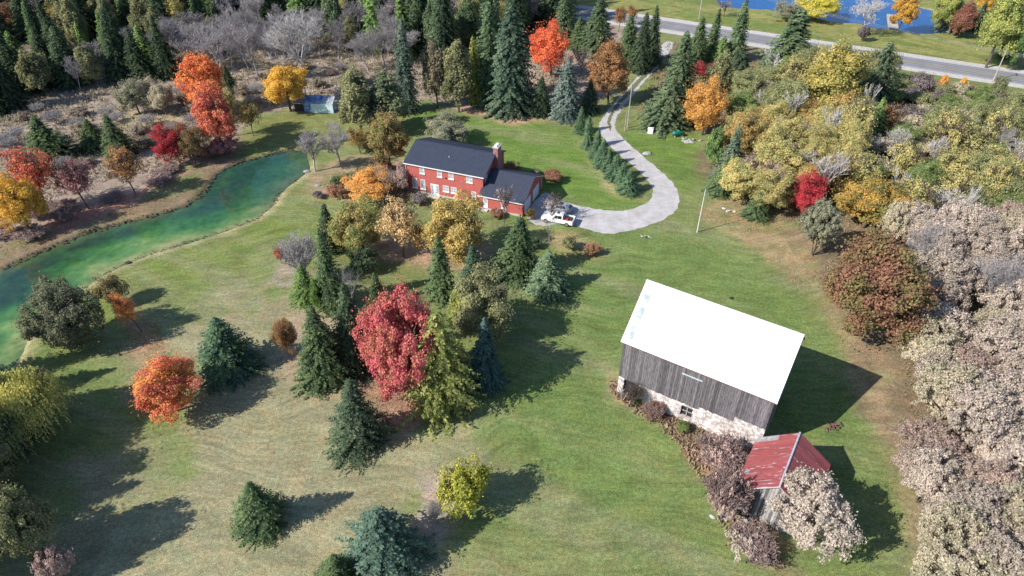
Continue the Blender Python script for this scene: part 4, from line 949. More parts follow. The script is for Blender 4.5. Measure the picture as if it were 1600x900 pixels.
def pick_forest(px, py):
    r = rnd.random()
    if px < 250:
        if r < .30: return E_('fine_spruce', U(13, 17), U(3.6, 4.6), 'dark green spruce', SPD, 'spruce_tree', 'spruce')
        if r < .55: return E_('cedar', U(10, 13), U(3.2, 4), 'olive cedar', OLV, 'cedar_tree', 'cedar')
        if r < .68: return E_('slim_spruce', U(9, 13), U(1.8, 2.3), 'bright green slim spruce', SPY, 'spruce_tree', 'spruce')
        if r < .80: return E_('airy', U(6, 9), U(2.5, 3.2), 'rust-coloured thin tree', RUST, 'autumn_tree', 'tree')
        if r < .90: return E_('bare', U(8, 11), U(3, 4), 'grey leafless tree', None, 'bare_tree', 'tree', 'greybark')
        return E_('maple', U(5, 7), U(2.5, 3.3), 'golden-olive round tree', GOLD, 'autumn_tree', 'tree')
    if r < .36: return E_('fine_spruce', U(17, 22), U(4.0, 5.0), 'dark green spruce', SPD, 'spruce_tree', 'spruce')
    if r < .50: return E_('slim_spruce', U(14, 19), U(2.8, 3.6), 'mid green slim spruce', SPG, 'spruce_tree', 'spruce')
    if r < .66: return E_('cedar', U(13, 17), U(3.3, 4.3), 'olive cedar', SPM, 'cedar_tree', 'cedar')
    if r < .74: return E_('loose_spruce', U(16, 20), U(3.6, 4.4), 'ragged yellow-green spruce', SPY, 'spruce_tree', 'spruce')
    if r < .86: return E_('bare', U(10, 14), U(3.2, 4.4), 'grey leafless tree', None, 'bare_tree', 'tree', 'greybark')
    if r < .94: return E_('airy', U(9, 12), U(3.4, 4.2), 'pinkish-tan thin tree', PINKT, 'autumn_tree', 'tree')
    return E_('tall_maple', U(9, 12), U(2.8, 3.4), 'golden tree', YTH, 'autumn_tree', 'tree')
scatter([(-160, 60), (60, 75), (180, 88), (330, 58), (420, 62), (540, 76), (650, 104), (740, 100), (850, 62), (900, 30), (880, -40), (500, -62), (-60, -60), (-250, -10)], 6.6, pick_forest, lambda x, y: '%s forest ' % ('front' if y > 28 else 'back') + ('left of the bare trees' if x < 270 else 'above the orange maples' if x < 400 else 'above the silvery tree' if x < 540 else 'above the olive cedars' if x < 650 else 'above the house' if x < 760 else 'above the vivid maple'))
def pick_bare(px, py):
    r = rnd.random()
    if r < .75: return E_('bare', U(8, 12), U(3.2, 4.4), 'grey leafless tree', None, 'bare_tree', 'tree', 'greybark')
    if r < .9: return E_('bare_shrub', U(3, 4.5), U(2.2, 3.2), 'grey twiggy bush', None, 'bare_shrub', 'shrub', 'greybark')
    return E_('cedar', U(7, 10), U(2, 2.8), 'small olive cedar', OLV, 'cedar_tree', 'cedar')
scatter([(265, 118), (300, 70), (420, 62), (530, 70), (640, 92), (650, 118), (560, 96), (480, 100), (400, 112)], 5.0, pick_bare, lambda x, y: 'in the bare stand ' + ('above the orange maples' if x < 400 else 'above the tarped shed' if x < 540 else 'above the olive cedars'), .4)
def pick_leftwood(px, py):
    r = rnd.random()
    if r < .35: return E_('fine_spruce', U(12, 16), U(3.6, 4.6), 'dark spruce', SPD, 'spruce_tree', 'spruce')
    if r < .55: return E_('cedar', U(9, 12), U(3, 4), 'olive cedar', OLV, 'cedar_tree', 'cedar')
    if r < .70: return E_('spruce', U(9, 12), U(2.8, 3.6), 'bright green spruce', SPY, 'spruce_tree', 'spruce')
    if r < .85: return E_('airy', U(5, 7), U(2.2, 3), 'rust-brown thin tree', RUST, 'autumn_tree', 'tree')
    return E_('bare', U(6, 9), U(2.5, 3.5), 'grey leafless tree', None, 'bare_tree', 'tree', 'greybark')
scatter([(-60, 110), (60, 100), (190, 60), (275, 70), (288, 135), (255, 128), (190, 132), (120, 158), (60, 160), (-60, 200)], 6.4, pick_leftwood, lambda x, y: 'upper left wood' + (' at the frame edge' if x < 110 else ' above the willow bushes'))
def pick_under(px, py):
    r = rnd.random()
    if r < .55: return E_('bramble', U(1, 2), U(1.8, 3), 'pinkish-grey twiggy undershrub', PINKT, 'under_shrub', 'shrub')
    if r < .75: return E_('bramble', U(1, 1.8), U(1.6, 2.6), 'dusky red undershrub', PINK, 'under_shrub', 'shrub')
    return E_('sapling', U(3, 5), U(1.5, 2.4), 'thin leafless sapling', None, 'bare_sapling', 'tree', 'greybark')
scatter([(-10, 372), (40, 345), (110, 318), (200, 290), (300, 236), (345, 222), (335, 240), (300, 262), (250, 290), (180, 322), (110, 345), (50, 372), (0, 392)], 4.6, pick_under, lambda x, y: 'beyond the pond ' + ('under the golden maple' if x < 75 else 'under the thin pink tree' if x < 180 else 'near the scarlet maple'), .2)
def pick_reeds(px, py):
    r = rnd.random()
    if r < .5: return E_('bare_shrub', U(2, 3.2), U(1.6, 2.6), 'grey twiggy bush', None, 'bare_shrub', 'shrub', 'greybark')
    if r < .85: return E_('shrub', U(1.4, 2.4), U(1.4, 2.3), 'tan dry bush', ((0.33,0.27,0.20),(0.26,0.21,0.15)), 'dry_shrub', 'shrub')
    return E_('shrub', U(1.5, 2.6), U(1.4, 2.2), 'yellowish bush', TANG, 'dry_shrub', 'shrub')
scatter([(-20, 200), (100, 165), (200, 180), (290, 130), (400, 95), (540, 98), (640, 130), (640, 165), (545, 165), (480, 145), (420, 165), (370, 185), (300, 225), (200, 250), (100, 270), (0, 275)], 6.2, pick_reeds, lambda x, y: 'in the reeds ' + ('left of the orange maples' if x < 290 else 'around the bare trees' if x < 520 else 'right of the tarped shed'))
def pick_rightthicket(px, py):
    r = rnd.random()
    up = py < 190
    if px < 1330 and not up:
        L = [(.30, E_('tall_maple', U(7, 11), U(3, 4.2), 'golden-yellow tree', OYT, 'autumn_tree', 'tree')), (.55, E_('maple', U(7, 10), U(3, 4.2), 'yellow-green tree', YTH, 'autumn_tree', 'tree')),
             (.70, E_('shrub', U(2.5, 4), U(2.2, 3), 'olive bush', GTH, 'thicket_shrub', 'shrub')), (.80, E_('snag', U(8, 11), U(2.6, 3.6), 'pale leafless tree', None, 'bare_tree', 'tree', 'palebark')), (1.1, E_('airy', U(5, 8), U(2.4, 3.4), 'pinkish-tan thin tree', PINKT, 'autumn_tree', 'tree'))]
    elif up and px > 1390:
        L = [(.30, E_('shrub', U(2.5, 4), U(2.4, 3.4), 'grey-purple bush', PURP, 'thicket_shrub', 'shrub')), (.62, E_('shrub', U(2.5, 4), U(2.4, 3.6), 'olive bush', GTH, 'thicket_shrub', 'shrub')), (.8, E_('maple', U(4, 6.5), U(2.8, 3.8), 'fresh green tree', LGT, 'thicket_tree', 'tree')), (1.1, E_('shrub', U(2, 3.5), U(2, 3), 'tan bush', TANG, 'thicket_shrub', 'shrub'))]
    else:
        L = [(.26, E_('maple', U(6.5, 10), U(3.2, 4.4), 'olive-green tree', GTH, 'thicket_tree', 'tree')), (.40, E_('airy', U(8, 11), U(3, 4.2), 'yellow-green tree', YTH, 'autumn_tree', 'tree')), (.60, E_('maple', U(5, 8), U(3, 4), 'fresh green tree', LGT, 'thicket_tree', 'tree')),
             (.72, E_('airy', U(6, 9), U(2.6, 3.6), 'rust-tinged thin tree', BRO, 'autumn_tree', 'tree')), (.76, E_('bare', U(5, 8), U(2.4, 3.6), 'pale leafless tree', None, 'bare_tree', 'tree', 'palebark')), (1.1, E_('shrub', U(2.5, 4), U(2.4, 3.2), 'tan bush', TANG, 'thicket_shrub', 'shrub'))]
    for a, e in L:
        if r < a: return e
scatter([(1160, 132), (1250, 112), (1420, 135), (1560, 160), (1680, 190), (1720, 330), (1600, 355), (1480, 372), (1400, 382), (1320, 362), (1262, 330), (1180, 345), (1135, 312), (1150, 250), (1150, 190)], 5.1, pick_rightthicket, lambda x, y: 'thicket ' + ('near the scarlet tree' if x < 1320 and y > 230 else 'below the ragged spruce' if x < 1340 else 'along the highway' if y < 215 else 'above the big russet tree' if x < 1470 else 'by the largest dead tree'), .5)
def pick_tan(px, py):
    r = rnd.random()
    if rnd.random() < .09: return E_('bare', U(8, 10), U(3, 4), 'grey leafless tree', None, 'bare_tree', 'tree', 'greybark')
    if r < .62: return E_('feathery', U(6.5, 9.5), U(3.4, 4.8), 'beige feathery tree', TAN, 'feathery_tree', 'tree')
    if r < .86: return E_('feathery', U(6.5, 9), U(3.2, 4.4), 'greenish-beige feathery tree', TANG, 'feathery_tree', 'tree')
    return E_('feathery', U(5, 8), U(2.8, 4), 'pinkish-beige feathery tree', ((0.50,0.36,0.30),(0.38,0.29,0.22)), 'feathery_tree', 'tree')
scatter([(1340, 385), (1440, 372), (1600, 372), (1760, 380), (1900, 700), (1780, 1150), (1600, 1120), (1490, 990), (1450, 860), (1405, 740), (1385, 660), (1390, 600), (1405, 545), (1430, 470), (1400, 400)], 5.3, pick_tan, lambda x, y: 'wood ' + ('beside the russet tree' if y < 500 else 'right of the barn' if y < 650 else 'right of the shed' if y < 790 else 'in the lower right corner'), .5)
# trees just outside the left and lower frame whose shade falls across the lawn
for i, (x, y, h, rad) in enumerate(((-59, 44, 15, 4), (-57, 37, 15, 4), (-63, 51, 15, 4), (-54, 30, 14, 3.6), (-68, 58, 14, 4), (-58, 50, 12, 4), (-54, 42, 12, 3.5), (-66, 47, 14, 3.6), (-60, 40, 15, 3.4), (-55, 34, 13, 3.2), (-64, 55, 12, 4), (-52, 27, 12, 3), (-60, 31, 15, 3.5), (-70, 41, 16, 4), (-47, 23, 11, 2.8))):
    place('fine_spruce' if i % 3 else 'tall_maple', x, y, h, rad, 'spruce_tree' if i % 3 else 'maple_tree', '%s listed of the tall trees outside the lower left frame' % ordn[i], 'tree', SPD if i % 3 else OLV, group='tall trees outside the lower left corner')

# ------------------------------------------------------------------ ground cover nobody could count
def cover(name, pxpoly, n, cols, hgt=(.5, 1.1), flat=False, size=.14, wid=1.0, avoid=(), dens=None):
    pg = poly(pxpoly); x0, y0 = pg.min(0); x1, y1 = pg.max(0)
    X = ru(x0, x1, n * 3); Y = ru(y0, y1, n * 3); k = sdist(X, Y, pg) < 0
    k &= fbm(X, Y, 5, 77) + ru(-.25, .25, n * 3) > .42
    for a in avoid: k &= sdist(X, Y, a) > .5
    X, Y = X[k][:n], Y[k][:n]; m = len(X)
    if flat:
        C = np.stack([X, Y, np.full(m, .03)], -1); Nn = np.array([0, 0, 1.]) + rg.normal(size=(m, 3)) * .25
        me = leaves_to_mesh(name, C, Nn, size * ru(.7, 1.5, m), size * ru(.5, 1.1, m))
    else:
        q = 5; X = np.repeat(X, q) + rg.normal(size=m * q) * .28; Y = np.repeat(Y, q) + rg.normal(size=m * q) * .28
        h = np.repeat(ru(hgt[0], hgt[1], m), q) * ru(.6, 1.1, m * q)
        C = np.stack([X, Y, h * .45], -1); T = np.stack([rg.normal(size=m * q) * .35, rg.normal(size=m * q) * .35, np.ones(m * q)], -1)
        me = leaves_to_mesh(name, C, rg.normal(size=(m * q, 3)) + np.array([0, -.2, .3]), h, ru(.12, .3, m * q) * wid, T)
    tag(link(name, me, None, leafmat(*cols, spread=.3, nscale=.12)), kind='stuff')
REEDP = [(-80, 300), (-60, 100), (200, 60), (400, 40), (640, 60), (860, 60), (900, 120), (860, 175), (760, 160), (640, 158), (545, 160), (500, 150), (430, 168), (372, 195), (320, 240), (250, 268), (150, 285), (60, 330), (0, 360), (-80, 400)]
cover('dry_reeds', REEDP, 9000, (((0.38, 0.32, 0.225), (0.28, 0.25, 0.165))), (.5, 1.2), avoid=[pond])
cover('fallen_maple_leaves', [(-40, 400), (40, 360), (120, 330), (250, 285), (370, 225), (380, 240), (330, 268), (300, 300), (230, 330), (120, 358), (0, 410)], 5000, ((0.45, 0.15, 0.09), (0.30, 0.17, 0.12)), flat=True, size=.2, avoid=[pond])
THK = [(1160, 125), (1200, 88), (1420, 125), (1560, 150), (1700, 190), (1900, 700), (1500, 1050), (1450, 800), (1400, 660), (1410, 560), (1330, 500), (1290, 430), (1270, 360), (1180, 335), (1130, 300), (1110, 240), (1150, 200)]
cover('thicket_undergrowth', [p for p in THK], 14000, (((0.30, 0.25, 0.14), (0.20, 0.19, 0.09))), (.25, .65), wid=.38)
cover('drive_side_weeds', [(1045, 66), (1160, 85), (1190, 120), (1160, 150), (1110, 190), (1070, 195), (1010, 180), (1000, 160), (1020, 120)], 900, (((0.27, 0.20, 0.11), (0.17, 0.16, 0.07))), (.5, 1.1))
cover('verge_weeds', [(1200, 86), (1420, 120), (1600, 146), (1700, 160), (1700, 178), (1560, 160), (1400, 134), (1200, 102)], 1200, (((0.33, 0.24, 0.12), (0.20, 0.18, 0.07))), (.4, .9))
for i, (pp, cc, n) in enumerate((([(545, 575), (650, 590), (650, 660), (590, 655), (550, 620)], ((0.5, 0.15, 0.12), (0.40, 0.22, 0.15)), 1800), ([(1085, 325), (1200, 330), (1290, 430), (1400, 590), (1380, 620), (1280, 480), (1180, 385)], ((0.45, 0.24, 0.12), (0.35, 0.24, 0.15)), 5000),
                                 ([(195, 500), (250, 505), (258, 545), (200, 550)], ((0.6, 0.2, 0.08), (0.45, 0.2, 0.12)), 380), ([(570, 375), (760, 360), (770, 410), (640, 412)], ((0.5, 0.3, 0.14), (0.38, 0.25, 0.16)), 1800))):
    cover('fallen_leaves', pp, n, cc, flat=True, size=.15)
cover('barn_weeds', [(950, 600), (975, 592), (1100, 650), (1180, 690), (1185, 780), (1230, 890), (1140, 850), (1095, 750), (1060, 690), (960, 620)], 1500, ((0.36, 0.20, 0.15), (0.30, 0.24, 0.14)), (.25, .7))
cover('garden_plants', [(500, 290), (560, 262), (600, 255), (640, 270), (660, 310), (700, 325), (690, 335), (610, 320), (540, 312)], 700, ((0.28, 0.19, 0.13), (0.18, 0.17, 0.08)), (.25, .6))

def stones_along(name, pts, n, wd, size):
    bm = bmesh.new(); segs = list(zip(pts[:-1], pts[1:])); lens = [math.dist(a, b) for a, b in segs]; tot = sum(lens)
    for _ in range(n):
        s = rnd.random() * tot; i = 0
        while s > lens[i] and i < len(lens) - 1: s -= lens[i]; i += 1
        a, b = segs[i]; t = s / lens[i]; x = a[0] + (b[0] - a[0]) * t + rnd.gauss(0, wd); y = a[1] + (b[1] - a[1]) * t + rnd.gauss(0, wd)
        r = rnd.uniform(*size)
        res = bmesh.ops.create_icosphere(bm, subdivisions=1, radius=r, matrix=Matrix.Translation((x, y, -.05)) @ Matrix.Rotation(rnd.uniform(0, 6), 4, 'Z') @ Matrix.Diagonal((rnd.uniform(.8, 1.6), 1, .5, 1)))
        for v in res['verts']: v.co += Vector((rnd.uniform(-1, 1), rnd.uniform(-1, 1), rnd.uniform(-1, 1))) * r * .2
    tag(bobj(name, bm, M['bankearth']), kind='stuff')
farb = [G(*p) for p in POND_FAR[2:]]; nearb = [G(*p) for p in POND_NEAR[:14]]
M['bankearth'] = plain('bank_earth_material', (0.13, 0.085, 0.065), 0.95, .4, 2)
stones_along('shore_stones', farb, 380, .3, (.08, .2)); stones_along('shore_stones', nearb, 260, .35, (.06, .16))

# ------------------------------------------------------------------ the barn
def wall_boards(root, pts_fn, n, mat, wd):
    pass
def board(parent, x0, x1, y, z0, z1, mat, axis='x', dep=.035):
    bm = bmesh.new()
    if axis == 'x': box(bm, x0, y - dep, z0, x1, y, z1)
    else: box(bm, y, x0, z0, y + dep, x1, z1)
    return bobj('board', bm, mat, parent)
BL, BW, BE, BR_ = 17.76, 11.64, 8.51, 13.54; BTH = R(-32.2)
barn = thing('barn', 'large weathered grey board barn with a white metal roof on a stone foundation', 'barn', (12.47, 57.58, 0), BTH)
i0 = .25
bm = bmesh.new()       # stone foundation wall with its openings left out, plus inner lining
def fronts(z0, z1, gaps, a, b, th, y):
    xs = [a]
    for g in gaps: xs += [g[0], g[1]]
    xs.append(b)
    for k in range(0, len(xs), 2):
        if xs[k + 1] > xs[k]: box(bm, xs[k], y, z0, xs[k + 1], y + th, z1)
fronts(0, .85, [(0.95, 2.9)], i0, BL - i0, .4, i0)
fronts(.85, 2.48, [(0.95, 2.9), (8.25, 9.6)], i0, BL - i0, .4, i0)
fronts(2.48, 2.86, [(0.95, 2.9)], i0, 10.1, .4, i0)
box(bm, 10.1, i0, 2.48, 14.0, i0 + .4, 3.3); box(bm, 14.0, i0, 2.48, BL - i0, i0 + .4, 4.05)
box(bm, BL - i0 - .4, i0 + .4, 0, BL - i0, BW - i0, 2.9); box(bm, i0, i0 + .4, 0, i0 + .4, BW - i0, 2.9); box(bm, i0 + .4, BW - i0 - .4, 0, BL - i0 - .4, BW - i0, 2.9)
fnd = bobj('foundation', bm, M['mortar'], barn)
bm = bmesh.new()
def inopen(x, z): return (0.8 < x < 3.0 and z < 2.9) or (8.1 < x < 9.7 and .8 < z < 2.55)
z = .02
while z < 4.0:
    hh = rnd.uniform(.17, .30); x = i0
    while x < BL - i0:
        ww = rnd.uniform(.2, .5); top = 2.86 if x < 10.1 else (3.3 if x < 14 else 4.05)
        if z + hh < top + .08 and not inopen(x + ww / 2, z + hh / 2):
            vs = box(bm, x + .015, i0 - rnd.uniform(.03, .09), z + .012, min(x + ww - .015, BL - i0), i0 + .05, min(z + hh - .012, top))
            for v in vs: v.co.x += rnd.uniform(-.03, .03); v.co.z += rnd.uniform(-.025, .025)
        x += ww
    z += hh
tag(bobj('foundation_stones', bm, M['stone'], fnd), kind='stuff')
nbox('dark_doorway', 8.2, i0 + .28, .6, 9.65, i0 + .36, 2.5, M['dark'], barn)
f_ = nbox('door_frame', 8.25, i0 + .02, 2.36, 9.6, i0 + .2, 2.47, M['board'], barn)
nbox('mullion', 8.88, i0 + .16, .87, 8.97, i0 + .24, 2.36, M['board_pale'], f_); nbox('mullion', 8.26, i0 + .16, 1.55, 9.59, i0 + .22, 1.63, M['board_pale'], f_)
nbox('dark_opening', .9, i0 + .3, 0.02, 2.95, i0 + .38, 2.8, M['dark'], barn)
# solid dark box: the unlit inside behind the board gaps is its colour
nbox('dark_inner_box', i0 + .06, i0 + .06, 2.9, BL - i0 - .06, BW - i0 - .06, BE - .2, M['dark'], barn)
x = i0
while x < BL - i0 - .05:
    ww = rnd.uniform(.19, .31); x1 = min(x + ww, BL - i0)
    lo = (2.80 if x < 10.1 else (3.24 if x < 14 else 4.0)) + rnd.uniform(-.08, .10)
    if rnd.random() < .07: lo += rnd.uniform(.1, .45)
    o = board(barn, x + .008, x1 - .010, i0 - rnd.uniform(0, .03), lo, BE - .12 - rnd.uniform(0, .05), M['board'])
    x += ww
sl_ = (BR_ - BE) / (BW / 2)
y = i0
while y < BW - i0 - .05:
    ww = rnd.uniform(.2, .31); y1 = min(y + ww, BW - i0); m_ = min(y, BW - y1)
    bm = bmesh.new(); yy0, yy1 = y + .008, y1 - .01
    zt = lambda q: BE + sl_ * min(q, BW - q) - .18
    for (q, s) in ((BL - i0, 1),):
        prof = [(yy0, 2.8), (yy1, 2.8), (yy1, zt(yy1)), (yy0, zt(yy0))]
        A = [bm.verts.new((q, p[0], p[1])) for p in prof]; Bv = [bm.verts.new((q + .035, p[0], p[1])) for p in prof]
        bm.faces.new(A[::-1]); bm.faces.new(Bv)
        for k in range(4): bm.faces.new((A[k], A[(k+1)%4], Bv[(k+1)%4], Bv[k]))
    bmesh.ops.recalc_face_normals(bm, faces=bm.faces[:])
    o = bobj('board', bm, M['board'], barn)
    o2 = o.copy(); COL.objects.link(o2); o2.location.x = -(BL - 2 * i0) - .035
    y += ww
bm = bmesh.new(); prism_pts = [(i0 + .05, BE - .25), (BW - i0 - .05, BE - .25), (BW / 2, BR_ - .35)]
a = [bm.verts.new((i0 + .05, p[0], p[1])) for p in prism_pts]; b = [bm.verts.new((BL - i0 - .02, p[0], p[1])) for p in prism_pts]
bm.faces.new(a[::-1]); bm.faces.new(b)
for k in range(3): bm.faces.new((a[k], a[(k+1)%3], b[(k+1)%3], b[k]))
bobj('dark_loft_fill', bm, M['dark'], barn)  # solid dark prism, coloured as the unlit space under the roof
nbox('wall', i0, BW - i0 - .03, 2.9, BL - i0, BW - i0, BE - .12, M['board'], barn)
def roof_slope(name, parent, L, e, r, half, side, mat, thick, W_, ribs=0, x0=0.0, ribh=.03, ribw=.05, seam=None):
    """one slope from the eave line (y=0 or W_) up to the ridge (y=half); local x along the ridge"""
    bm = bmesh.new(); y0, y1 = (0, half) if side < 0 else (W_, half)
    def slab(xa, xb, off, t, sh=0.0):
        n = Vector((0, -(r - e) * (1 if side < 0 else -1), abs(half - (0 if side < 0 else W_)))).normalized()
        p = [Vector((xa, y0, e)), Vector((xb, y0, e)), Vector((xb, y1, r)), Vector((xa, y1, r))]
        lo = [bm.verts.new(v + n * off) for v in p]; hi = [bm.verts.new(v + n * (off + t)) for v in p]
        bm.faces.new(lo[::-1]); bm.faces.new(hi)
        for k in range(4): bm.faces.new((lo[k], lo[(k+1)%4], hi[(k+1)%4], hi[k]))
    slab(x0, x0 + L, 0, thick)
    if ribs:
        k = 0; sp = L / ribs
        for k in range(ribs + 1):
            xa = min(max(x0 + k * sp - ribw / 2, x0 + .001), x0 + L - ribw - .001); slab(xa, xa + ribw, thick - .002, ribh)
    bmesh.ops.recalc_face_normals(bm, faces=bm.faces[:])
    return bobj(name, bm, mat, parent)
roof_slope('roof', barn, BL, BE, BR_, BW / 2, -1, M['whiteroof'], .06, BW, ribs=44, ribh=.018, ribw=.035)
roof_slope('roof', barn, BL, BE, BR_, BW / 2, 1, M['whiteroof'], .06, BW, ribs=44, ribh=.018, ribw=.035)
nbox('ridge_cap', -.03, BW / 2 - .16, BR_ + .02, BL + .03, BW / 2 + .16, BR_ + .10, M['whiteroof'], barn)
# translucent grey sheets at the left end, and a patch near the eave
sl3 = math.atan2(BR_ - BE, BW / 2); nz = Vector((0, -math.sin(sl3), math.cos(sl3)))
def patch(u0, u1, s0, s1, mat, name, off=.085):
    bm = bmesh.new(); LS = math.hypot(BR_ - BE, BW / 2); dr = Vector((0, math.cos(sl3), math.sin(sl3))); o = Vector((0, 0, BE))
    p = [o + dr * s * LS + Vector((u, 0, 0)) + nz * off for u, s in ((u0, s0), (u1, s0), (u1, s1), (u0, s1))]
    q = [v + nz * .012 for v in p]; A = [bm.verts.new(v) for v in p]; Bv = [bm.verts.new(v) for v in q]
    bm.faces.new(A[::-1]); bm.faces.new(Bv)
    for k in range(4): bm.faces.new((A[k], A[(k+1)%4], Bv[(k+1)%4], Bv[k]))
    return bobj(name, bm, mat, barn)
M['palesheet'] = plain('faded_roof_sheet_material', (0.24, 0.28, 0.30), 0.6, .35, 1.4, c2=(0.42, 0.45, 0.46))
for s0, s1 in ((.08, .30), (.38, .60), (.66, .82)): patch(.35, 1.15, s0, s1, M['palesheet'], 'roof_patch')
bm = bmesh.new(); x = .3       # rafter ends under the eave
while x < BL: box(bm, x, .06, BE - .20, x + .12, i0 + .0, BE - .03); x += .42
tag(bobj('rafter_ends', bm, M['rustwood'], barn), kind='stuff')
nbox('fascia', 0.02, .02, BE - .12, BL - .02, .055, BE - .005, M['rustwood'], barn)
dr_ = nbox('door_rail', 7.55, i0 - .16, 7.30, 9.9, i0 - .07, 7.42, plain('pale_blue_rail_material', (0.5, 0.58, 0.6), .6, .2, 2), barn)
# gable trim at the right end
for sgn in (-1, 1):
    bm = bmesh.new(); ya = 0 if sgn < 0 else BW
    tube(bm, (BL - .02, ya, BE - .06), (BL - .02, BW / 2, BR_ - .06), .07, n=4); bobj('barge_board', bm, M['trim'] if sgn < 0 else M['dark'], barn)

# ------------------------------------------------------------------ the red roofed shed built against the barn
SX, SY, STH = 22.40, 41.35, BTH; SLn, SWd, SE1, SE2, SR = 7.75, 7.46, 3.32, 3.95, 6.59
shed = thing('shed', 'low board shed with a peeling red metal roof built against the barn corner', 'shed', (SX, SY, 0), STH)
ii = .3
nbox('foundation', ii, ii, 0, SWd - ii, SLn - .02, .5, M['mortar'], shed)
nbox('dark_inner_box', ii + .06, ii + .06, .5, SWd - ii - .06, SLn - .1, SE1 - .15, M['dark'], shed)  # solid dark filling, the shed's unlit inside painted as its colour
def shed_top(x): return SE1 + (SR - SE1) * x / (SWd / 2) if x < SWd / 2 else SE2 + (SR - SE2) * (SWd - x) / (SWd / 2)
for yy in (ii, SLn - .06):
    x = ii
    while x < SWd - ii - .05:
        ww = rnd.uniform(.2, .3); x1 = min(x + ww, SWd - ii); bm = bmesh.new()
        pr = [(x + .01, .45 + rnd.uniform(0, .1)), (x1 - .01, .45), (x1 - .01, shed_top(x1) - .22), (x + .01, shed_top(x) - .22)]
        A = [bm.verts.new((p[0], yy, p[1])) for p in pr]; Bv = [bm.verts.new((p[0], yy - .035, p[1])) for p in pr]
        bm.faces.new(A); bm.faces.new(Bv[::-1])
        for k in range(4): bm.faces.new((A[k], Bv[k], Bv[(k+1)%4], A[(k+1)%4]))
        bmesh.ops.recalc_face_normals(bm, faces=bm.faces[:])
        bobj('board', bm, M['board_pale'] if rnd.random() < .45 else M['board'], shed)
        x += ww
for xx, zt in ((ii, SE1 - .12), (SWd - ii - .035, SE2 - .15)):
    y = ii + .02
    while y < SLn - .15:
        ww = rnd.uniform(.2, .3); bm = bmesh.new(); box(bm, xx, y + .008, .45, xx + .035, min(y + ww, SLn - .1) - .01, zt); bobj('board', bm, M['board'], shed); y += ww
# the roof sheets, one by one (each with ribs)
def shed_panel(y0, y1, side, s0=0.0, s1=1.0, mat=None, off=0.0):
    bm = bmesh.new(); e = SE1 if side < 0 else SE2; xe = 0 if side < 0 else SWd
    ea, rb = Vector((xe, 0, e)), Vector((SWd / 2, 0, SR)); d = rb - ea; nn = Vector((-d.z, 0, d.x)) if side < 0 else Vector((d.z, 0, -d.x)); nn.normalize()
    if nn.z < 0: nn = -nn
    def slab(ya, yb, o, t):
        p = [ea + d * s0 + Vector((0, ya, 0)), ea + d * s0 + Vector((0, yb, 0)), ea + d * s1 + Vector((0, yb, 0)), ea + d * s1 + Vector((0, ya, 0))]
        A = [bm.verts.new(v + nn * o) for v in p]; Bv = [bm.verts.new(v + nn * (o + t)) for v in p]
        bm.faces.new(A); bm.faces.new(Bv)
        for k in range(4): bm.faces.new((A[k], A[(k+1)%4], Bv[(k+1)%4], Bv[k]))
    slab(y0, y1, off, .025); k = y0 + .02
    while k < y1 - .05: slab(k, k + .05, off + .024, .035); k += (y1 - y0 - .05) / 3.0
    bmesh.ops.recalc_face_normals(bm, faces=bm.faces[:])
    # the material streaks run down the slope: x is local across
    return bobj('roof_sheet', bm, mat or M['redroof'], shed)
M['greytin'] = plain('bare_tin_material', (0.46, 0.45, 0.46), .5, .35, 1.5, c2=(.28, .26, .27), metal=.3)
for side in (-1, 1):
    n = 10
    for k in range(n):
        y0, y1 = SLn * k / n, SLn * (k + 1) / n
        if side < 0 and k == n - 1: shed_panel(y0, y1, side, 0, .55, M['greytin'], rnd.uniform(0, .02)); shed_panel(y0, y1, side, .55, 1); continue
        shed_panel(y0, y1 - .004, side, -.0, 1.0, None, rnd.uniform(0, .018))
bm = bmesh.new(); tube(bm, (SWd / 2, -.02, SR + .045), (SWd / 2, SLn, SR + .045), .10, n=6); bobj('ridge_cap', bm, plain('galvanised_ridge_material', (.6, .63, .68), .4, .3, 3, metal=.3), shed)
nbox('roof_patch', .25, 2.0, SE1 + .30, .62, 2.7, SE1 + .60, M['greytin'], shed)
nbox('barge_board', 0.0, -.03, SE1 - .1, .12, .03, SE1 + .05, M['board_pale'], shed)
for sx in (0, SWd):
    bm = bmesh.new(); e = SE1 if sx == 0 else SE2
    tube(bm, (sx, -.03, e - .03), (SWd / 2, -.03, SR - .03), .06, n=4); bobj('barge_board', bm, M['board_pale'], shed)
# loose planks and rubble by the shed's front
pile = thing('plank_pile', 'grey planks and whitewashed rubble lying in front of the red-roofed shed', 'plank pile', (*G(1170, 808), 0), .4)
for k in range(9): 
    o = nbox('plank', -1.2, -.08, 0, 1.2, .08, .04, M['board_pale'], pile); o.location = (rnd.uniform(-.9, .9), rnd.uniform(-.8, .8), .05 + k * .04); o.rotation_euler = (rnd.uniform(-.1, .1), rnd.uniform(-.08, .08), rnd.uniform(0, 3))
pile = thing('broken_boards', 'broken grey boards leaning in the gap at the left end of the stone foundation', 'boards', (*G(975, 622), 0), .4)
for k in range(6):
    o = nbox('plank', -.05, -.03, 0, .05, .03, rnd.uniform(1.5, 2.4), M['board_pale'], pile); o.location = (rnd.uniform(-.7, .7), rnd.uniform(-.3, .3), 0); o.rotation_euler = (rnd.uniform(-.2, .35), rnd.uniform(-.5, .5), 0)
pile = thing('fallen_branch', 'dark fallen branch on the weeds in front of the stone foundation', 'branch', (*G(990, 636), .06), R(-30))
bm = bmesh.new(); tube(bm, (-1.1, 0, 0), (.9, .1, .08), .07, .05); tube(bm, (.9, .1, .08), (1.5, .7, .1), .05, .02); tube(bm, (.3, .07, .05), (.7, -.6, .05), .04, .02); bobj('bough', bm, M['bark'], pile)
